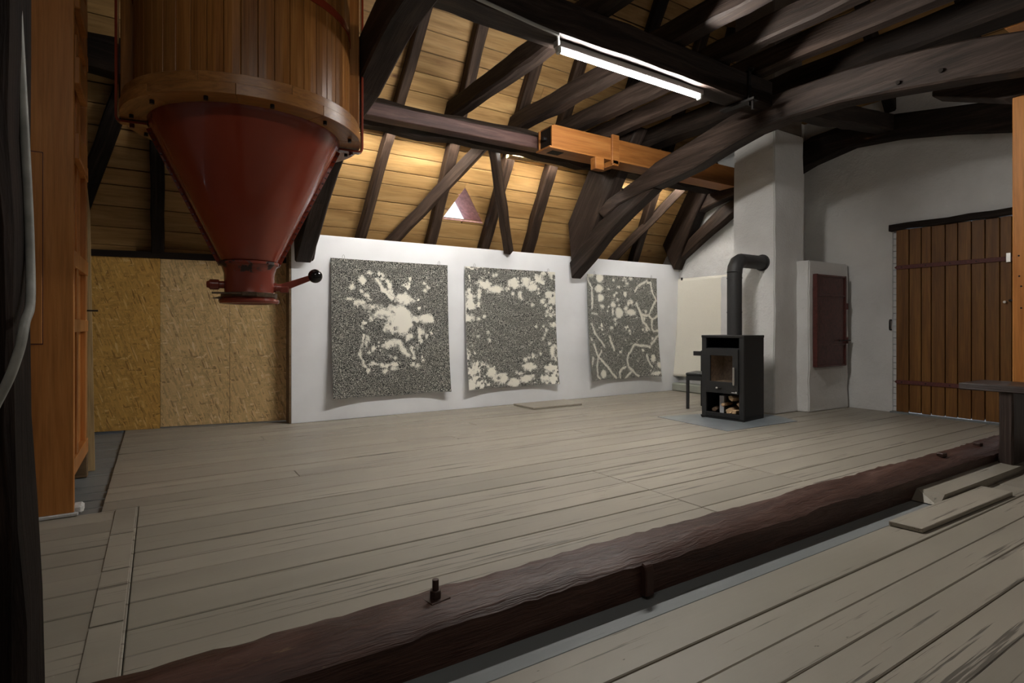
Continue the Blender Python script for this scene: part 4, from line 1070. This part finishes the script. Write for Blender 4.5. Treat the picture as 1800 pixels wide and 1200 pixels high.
def drawing3():
    warp(400, 0.008, 0.006)
    n1 = fbm(SH, 9, 81)*0.04; n2 = fbm(SH, 4, 90, 2)*0.02; n3 = fbm(SH, 7, 95, 3)
    f = np.full(SH, 1.0)
    for x, y, rx, ry in ((150, 85, 26, 24), (232, 110, 32, 42), (225, 218, 34, 36), (236, 308, 26, 34), (250, 388, 17, 16), (357, 370, 22, 26), (412, 450, 34, 52), (352, 443, 9, 30), (240, 1055, 28, 40), (150, 1120, 13, 13), (335, 602, 12, 15), (793, 990, 24, 28), (740, 920, 22, 34), (535, 98, 12, 10), (495, 152, 11, 11), (413, 188, 9, 6), (365, 122, 6, 6), (485, 117, 7, 6), (470, 97, 7, 6), (370, 275, 9, 13), (388, 252, 8, 9), (400, 322, 8, 10), (530, 445, 50, 28), (480, 405, 18, 18), (475, 260, 14, 26), (375, 517, 12, 9), (682, 430, 9, 12), (745, 714, 7, 8), (760, 1075, 40, 20), (376, 565, 5, 16), (540, 340, 16, 20), (505, 350, 12, 20), (315, 220, 6, 5), (478, 177, 6, 5), (455, 125, 5, 5), (415, 375, 5, 5), (310, 400, 6, 6), (300, 440, 5, 7), (665, 510, 8, 18)):
        u, v_ = P3(x, y); f = ell(f, u, v_, rx/690, ry/1030, n2*0.7)
    for pts, r in (([(105, 75), (130, 160), (158, 215)], .011), ([(152, 230), (155, 300), (150, 410)], .010), ([(142, 555), (180, 660), (258, 780)], .011), ([(155, 770), (190, 875), (290, 990), (375, 1110)], .012), ([(232, 830), (195, 885), (178, 980), (178, 1050), (205, 1115)], .010),
                   ([(695, 110), (610, 170), (582, 220)], .012), ([(705, 128), (740, 128), (750, 220), (795, 310), (730, 420), (715, 475)], .012), ([(590, 350), (640, 475), (650, 540), (715, 615)], .014), ([(645, 472), (715, 475), (745, 510), (740, 600), (758, 640), (805, 628)], .013), ([(745, 512), (805, 475)], .011),
                   ([(805, 680), (725, 775)], .013), ([(560, 775), (715, 800)], .013), ([(560, 775), (500, 870), (482, 930), (500, 1000), (590, 1095)], .013), ([(525, 1045), (465, 1105)], .013), ([(415, 1105), (405, 1040), (450, 1000)], .012), ([(680, 880), (690, 940), (725, 1005)], .010), ([(315, 690), (355, 820)], .014), ([(135, 700), (140, 720)], .006), ([(140, 890), (132, 950)], .008), ([(150, 460), (200, 470)], .006)):
        f = line(f, [P3(*p) for p in pts], r*0.62, n1*0.22)
    for x, y, rx, ry in ((500, 600, 120, 130), (240, 600, 90, 120), (660, 620, 70, 90), (420, 840, 60, 80), (520, 320, 60, 60), (600, 920, 60, 70), (730, 290, 25, 80), (500, 690, 70, 90), (440, 1010, 70, 60), (690, 1050, 50, 50), (640, 480, 60, 60), (570, 510, 60, 50), (320, 650, 60, 60), (640, 830, 60, 40), (600, 120, 40, 60)):
        u, v_ = P3(x, y); f = speck(f, u, v_, rx/690, ry/1030, n3, 0.72)
    return f, 0.66
def drawing(name, x0, x1, z0, z1, Y, fn, label, curl):
    w, h = x1-x0, z1-z0
    if fn is not None: f, dens = fn(); nx, ny = NXg, NYg
    else: nx, ny = 24, 32
    u, v_ = np.meshgrid(np.arange(nx+1)/nx, np.arange(ny+1)/ny)
    # paper hangs off the wall, corners curling slightly forward at the foot
    off = 0.012+0.045*v_+curl*(v_**3)*(np.abs(2*u-1)**2.2)+0.012*v_*np.sin(u*5+1)*0.6+0.010*(np.abs(2*u-1)**3)
    zz = h*(1-v_)+0.006*np.sin(u*9)*(v_ > .98)
    co = np.stack([(u-.5)*w, -off, zz], -1).reshape(-1, 3)
    idx = np.arange((nx+1)*(ny+1)).reshape(ny+1, nx+1)
    q = np.stack([idx[:-1, :-1], idx[1:, :-1], idx[1:, 1:], idx[:-1, 1:]], -1).reshape(-1, 4)
    me = bpy.data.meshes.new(name)
    nv, nq = len(co), len(q)
    me.vertices.add(nv); me.vertices.foreach_set('co', co.ravel().astype(np.float32))
    me.loops.add(nq*4); me.loops.foreach_set('vertex_index', q.ravel().astype(np.int32))
    me.polygons.add(nq); me.polygons.foreach_set('loop_start', (np.arange(nq)*4).astype(np.int32))
    me.update(calc_edges=True); me.validate()
    me.polygons.foreach_set('use_smooth', np.ones(nq, dtype=bool))
    if fn is not None:
        ink = np.clip(f/0.024+0.55, 0, 1)*dens
        at_ = me.attributes.new('ink', 'FLOAT', 'POINT'); at_.data.foreach_set('value', ink.ravel().astype(np.float32))
        me.materials.append(M['ink'])
    else: me.materials.append(M['paper'])
    o = bpy.data.objects.new(name, me)
    COL.objects.link(o); tag(o, label, 'drawing' if fn is not None else 'paper')
    sd = o.modifiers.new('thickness', 'SOLIDIFY'); sd.thickness = 0.0012; sd.offset = 0
    for c in (-0.36, 0.4):
        pass
    return o
def clip(parent, x, z):
    V, F = [], []
    cpt = pipe('clip', [(x-.012, -.016, z-.012), (x-.012, -.02, z+.03), (x, -.02, z+.045), (x+.012, -.02, z+.03), (x+.012, -.016, z-.012)], 0.0025, M['clip'], parent, 6, local=True)
    return cpt
specs = [('ink_drawing', 1.65, 3.10, 0.245, 1.832, drawing1, 'large dark stippled drawing with white splash, left of three', 0.07),
         ('ink_drawing', 3.345, 4.79, 0.25, 1.835, drawing2, 'middle stippled drawing with dark centre and cream blotched edges', 0.07),
         ('ink_drawing', 5.38, 6.84, 0.262, 1.842, drawing3, 'right stippled grey drawing with cream veins and round spots', 0.07)]
for nm, x0, x1, z0, z1, fn, lab, cu in specs:
    o = drawing(nm, x0, x1, z0, z1, 6.43, fn, lab, cu); o['group'] = 'ink drawings on the white wall'
    o.matrix_basis = Matrix.Translation(((x0+x1)/2, 6.428, z0))
    for c in (-0.40, 0.42): clip(o, c*(x1-x0), z1-z0)
o = drawing('blank_paper', 0, 1.45, 0, 1.62, 0, None, 'blank cream paper sheet hung on the gable wall behind the stove', 0.08)
o.matrix_basis = Matrix.Translation((7.398, 5.74, 0.24)) @ Matrix.Rotation(-PI/2, 4, 'Z')
box('bulldog_clip', -0.625, -0.595, -0.03, -0.008, 1.59, 1.635, M['iron'], o, 0.004, local=True)

# ================================================================== STOVE
sv = empty('wood_stove', (5.645, 4.115, 0.004), math.radians(8), label='black steel wood-burning stove with glass door and firewood below', cat='stove')
# local frame: -x is the front (door side), y is the width
def sb_(name, x0, x1, y0, y1, z0, z1, mat, p=sv, bev=0.003): return box(name, x0, x1, y0, y1, z0, z1, mat, p, bev, local=True)
D, Wd, Hh = 0.235, 0.255, 0.955
sb_('side_panel', -D+.03, D, -Wd, -Wd+.02, 0.02, Hh-.03, M['stove']); sb_('side_panel', -D+.03, D, Wd-.02, Wd, 0.02, Hh-.03, M['stove'])
sb_('back_panel', D-.02, D, -Wd+.02, Wd-.02, 0.02, Hh-.03, M['stove'])
sb_('top_plate', -D-.004, D+.004, -Wd-.004, Wd+.004, Hh-.03, Hh, M['stove'], bev=.004)
sb_('plinth', -D+.01, D, -Wd, Wd, 0.0, 0.05, M['stove'])
for s_ in (-1, 1):
    sb_('front_stile', -D, -D+.03, s_*(Wd-.028)-.028, s_*(Wd-.028)+.028, 0.02, Hh-.03, M['stovegrey'])
sb_('firebox_floor', -D+.02, D-.02, -Wd+.02, Wd-.02, 0.315, 0.335, M['stove'])
sb_('firebox_roof', -D+.02, D-.02, -Wd+.02, Wd-.02, 0.79, 0.81, M['stove'])
sb_('fire_lining', D-.10, D-.02, -Wd+.03, Wd-.03, 0.335, 0.79, M['brick'])
for s_ in (-1, 1): sb_('fire_lining', -D+.06, D-.10, s_*(Wd-.05)-.02, s_*(Wd-.05)+.02, 0.335, 0.79, M['brick'])
sb_('ash_bed', -D+.06, D-.1, -Wd+.07, Wd-.07, 0.335, 0.42, plain('pale_ash', (0.5, 0.44, 0.38), 0.95, bump=0.8, bscale=18, mott=0.4), bev=.03)
dr = sb_('stove_door', -D-.022, -D+.004, -0.20, 0.20, 0.30, 0.80, M['stovegrey'], bev=.004)
# turn the door slab into a frame
bpy.data.objects.remove(dr)
def frame_mesh(y0, y1, z0, z1, a0, a1, b0, b1, x0, x1):
    o4 = [(y0, z0), (y1, z0), (y1, z1), (y0, z1)]; i4 = [(a0, b0), (a1, b0), (a1, b1), (a0, b1)]
    V = [(x, *p) for x in (x0, x1) for p in o4+i4]; F = []
    for k in range(4):
        j = (k+1) % 4
        F += [(k, j, 4+j, 4+k), (8+k, 8+j, 12+j, 12+k), (k, j, 8+j, 8+k), (4+k, 4+j, 12+j, 12+k)]
    return V, F
V, F = frame_mesh(-.20, .20, .30, .80, -.135, .135, .43, .725, -D-.024, -D+.002)
dr = mesh_obj('stove_door', V, F, M['stovegrey'], sv, local=True, bevel=.003)
def dchild(name, x0, x1, y0, y1, z0, z1, mat, bev=.002):
    o = box(name, x0, x1, y0, y1, z0, z1, mat, None, bev); COL.objects.unlink(o)
    o.matrix_basis = dr.matrix_basis.inverted() @ o.matrix_basis; COL.objects.link(o); o.parent = dr; return o
dchild('glass_pane', -D-.012, -D-.008, -.137, .137, .428, .727, M['stoveglass'], 0)
tag(dchild('handle', -D-.055, -D-.035, -.172, -.15, .40, .60, M['steel'], .005), 'pale steel handle')
for zz in (.43, .57): dchild('handle_stud', -D-.036, -D-.02, -.166, -.156, zz-.005, zz+.005, M['iron'], .001)
dchild('air_lever', -D-.04, -D-.02, -.005, .05, .352, .362, M['iron'], .002); dchild('air_knob', -D-.05, -D-.03, .03, .055, .348, .368, M['steel'], .005)
dchild('maker_mark', -D-.0255, -D-.0238, -.185, -.171, .312, .330, M['cap'], 0); dchild('maker_mark', -D-.0255, -D-.0238, -.165, -.125, .314, .322, M['cap'], 0)
sb_('log_bay_rail', -D-.004, -D+.02, -Wd+.05, Wd-.05, 0.03, 0.075, M['stove'])
pw = lambda x, y, z: sv.matrix_basis @ Vector((x, y, z))
fp = empty('flue_pipe', pw(0.02, 0.0, Hh), label='dark grey flue pipe from stove bending into the chimney', cat='pipe')
PX, PY, PZ = 5.735, 4.155, 0.959
r_ = 0.083
pipe('vertical_pipe', [(PX, PY, PZ), (PX, PY, 1.69)], r_, M['pipe'], fp, 28)
arc = [(PX, PY, 1.69)]+[(PX+0.13*(1-math.cos(a)), PY, 1.69+0.13*math.sin(a)) for a in (PI/6, PI/3, PI/2)]
pipe('elbow', [(PX, PY, 1.685), (PX+.012, PY, 1.75), (PX+.05, PY, 1.81), (PX+.12, PY, 1.84)], r_+.003, M['pipe'], fp, 28)
pipe('horizontal_pipe', [(PX+.11, PY, 1.84), (6.29, PY, 1.84)], r_, M['pipe'], fp, 28)
for z in (1.22, 1.62): lathe('pipe_joint', [(r_-.002, z), (r_+.004, z), (r_+.004, z+.012), (r_-.002, z+.012)], M['pipe'], fp, mtx=Matrix.Translation((PX, PY, 0)), n=28)
pipe('wall_collar', [(6.262, PY, 1.84), (6.276, PY, 1.84)], r_+.018, M['pipe'], fp, 28)
# firewood in the bay
def chunk(name, c, L, r, ang, tilt, mat, label, roll=0.0, n=5, sv_=True):
    P = []
    for i in range(n):
        a = 2*PI*i/n+roll; q = r*(0.8+0.4*rnd.random()); P.append((q*math.cos(a), q*math.sin(a)*0.85))
    m = pw(*c)
    mt = Matrix.Translation(m) @ Matrix.Rotation(math.radians(8)+ang, 4, 'Z') @ Matrix.Rotation(tilt, 4, 'Y')
    V = [(x, *p) for x in (-L/2, L/2) for p in P]
    F = [tuple(range(n)), tuple(range(n, 2*n))]+[(i, (i+1) % n, n+(i+1) % n, n+i) for i in range(n)]
    o = mesh_obj(name, V, F, mat, mtx=mt, bevel=0.004); return tag(o, label, 'firewood', 'split firewood under the stove')
chunk('firewood_log', (-.08, -.05, .10), .26, .042, 0.15, 0, M['log'], 'split log lying at the bottom middle of stove bay', 0.3)
chunk('firewood_log', (-.08, -.14, .095), .26, .036, -0.1, 0, M['log'], 'split log at the bottom right of stove bay', 0.9, 4)
chunk('firewood_log', (-.06, -.115, .168), .27, .034, 0.5, .05, M['log'], 'middle split log lying askew in stove bay', 0.2, 4)
chunk('firewood_log', (-.08, -.11, .250), .25, .044, -0.2, 0, M['log'], 'topmost thick split log in stove bay', 0.5)
chunk('firewood_log', (-.09, .02, .166), .22, .026, 0.05, 0, M['log'], 'thin split stick lying on the bottom middle log in stove bay', 0.0, 4)
chunk('firewood_log', (-.11, .15, .098), .15, .034, 0.3, 0, M['bark'], 'barky log lying left in stove bay', 0.4)
mt = sv.matrix_basis @ Matrix.Translation((-.05, .09, .055)) @ Matrix.Rotation(.25, 4, 'Z')
kb = mesh_obj('kindling_box', boxv(-.06, .12, -.025, .025, 0, .20), BOXF, M['card'], mtx=mt, bevel=.002); tag(kb, 'pale carton standing among the firewood in stove bay', 'box')
hs_ = prism('hearth_sheet', [(4.95, 4.62), (4.86, 3.60), (6.04, 3.57), (6.20, 3.90), (6.20, 4.36), (5.72, 4.46)], 'Z', 0.0005, 0.004, M['plate']); tag(hs_, 'grey metal hearth sheet on floor under the stove', 'hearth plate')
pk = pw(-D-.04, Wd-.06, 0); hk = pipe('door_tool', [(pk.x, pk.y, .02), (pk.x-.03, pk.y+.01, .02), (pk.x-.045, pk.y+.01, .045)], .008, M['iron']); tag(hk, 'small black hook tool by the stove left front foot', 'tool')

# ---- chair behind the stove
cr = empty('chair', (6.02, 4.78, 0), math.radians(22), label='black wooden chair half hidden behind the stove', cat='chair')
cbx = lambda n_, *a, bev=.004: box(n_, *a, M['stovegrey'], cr, bev, local=True)
for xx in (-.20, .165):
    for yy in (-.20, .165 if xx < 0 else .09): cbx('leg', xx, xx+.035, yy, yy+.035, 0, .43 if xx < 0 else .74)
cbx('seat', -.205, .205, -.205, .205, .43, .465, bev=.01)
cbx('seat_rail', -.198, -.18, -.17, .17, .37, .43); cbx('seat_rail', -.17, .17, .175, .195, .37, .43); cbx('seat_rail', -.17, .17, -.195, -.175, .37, .43)
cbx('back_rail', .17, .192, -.215, .225, .67, .73)
# ---- bench at right
bn = empty('bench', (5.42, 1.1, 0), label='dark plank bench with slab leg at the right edge', cat='bench')
timber('seat', (5.43, 1.79, 0.60), (5.43, 0.15, 0.60), 0.47, 0.05, M['bench'], bn, jit=0.002, cham=0.2)
timber('leg', (5.365, 1.515, 0.05), (5.365, 1.515, 0.577), 0.30, 0.085, M['bench'], bn, up=(0, -1, 0), jit=0.003, cham=0.25)
timber('leg', (5.365, 0.45, 0.0), (5.365, 0.45, 0.577), 0.30, 0.085, M['bench'], bn, up=(0, -1, 0), jit=0.003, cham=0.25)
fb = box('foot_block', 5.60, 6.0, 1.30, 1.43, 0.002, 0.12, M['sill'], bev=.02); tag(fb, 'rough brown wood block at the foot of orange post', 'block')
# ---- loose boards
lp = prism('loose_board', [(3.273, 1.435), (3.29, 1.285), (4.50, 1.272), (4.50, 1.432)], 'Z', 0.002, 0.026, M['floor'], bev=.003); tag(lp, 'loose beige board lying on the near floor beside the sill', 'board')
lp = prism('loose_board', [(4.04, 6.33), (4.05, 5.875), (4.84, 5.865), (4.90, 6.33)], 'Z', 0.002, 0.026, M['floor'], bev=.003); tag(lp, 'beige board lying at foot of the white wall under the drawings', 'board')
# ---- iron pull on the jamb
wh = pipe('iron_pull', [(7.70, 3.345, 1.14), (7.665, 3.345, 1.14), (7.66, 3.345, 1.12), (7.66, 3.345, 1.04), (7.665, 3.345, 1.02), (7.70, 3.345, 1.02)], 0.009, M['iron'], n=8); tag(wh, 'small black iron pull on the wall beside the plank door', 'handle')
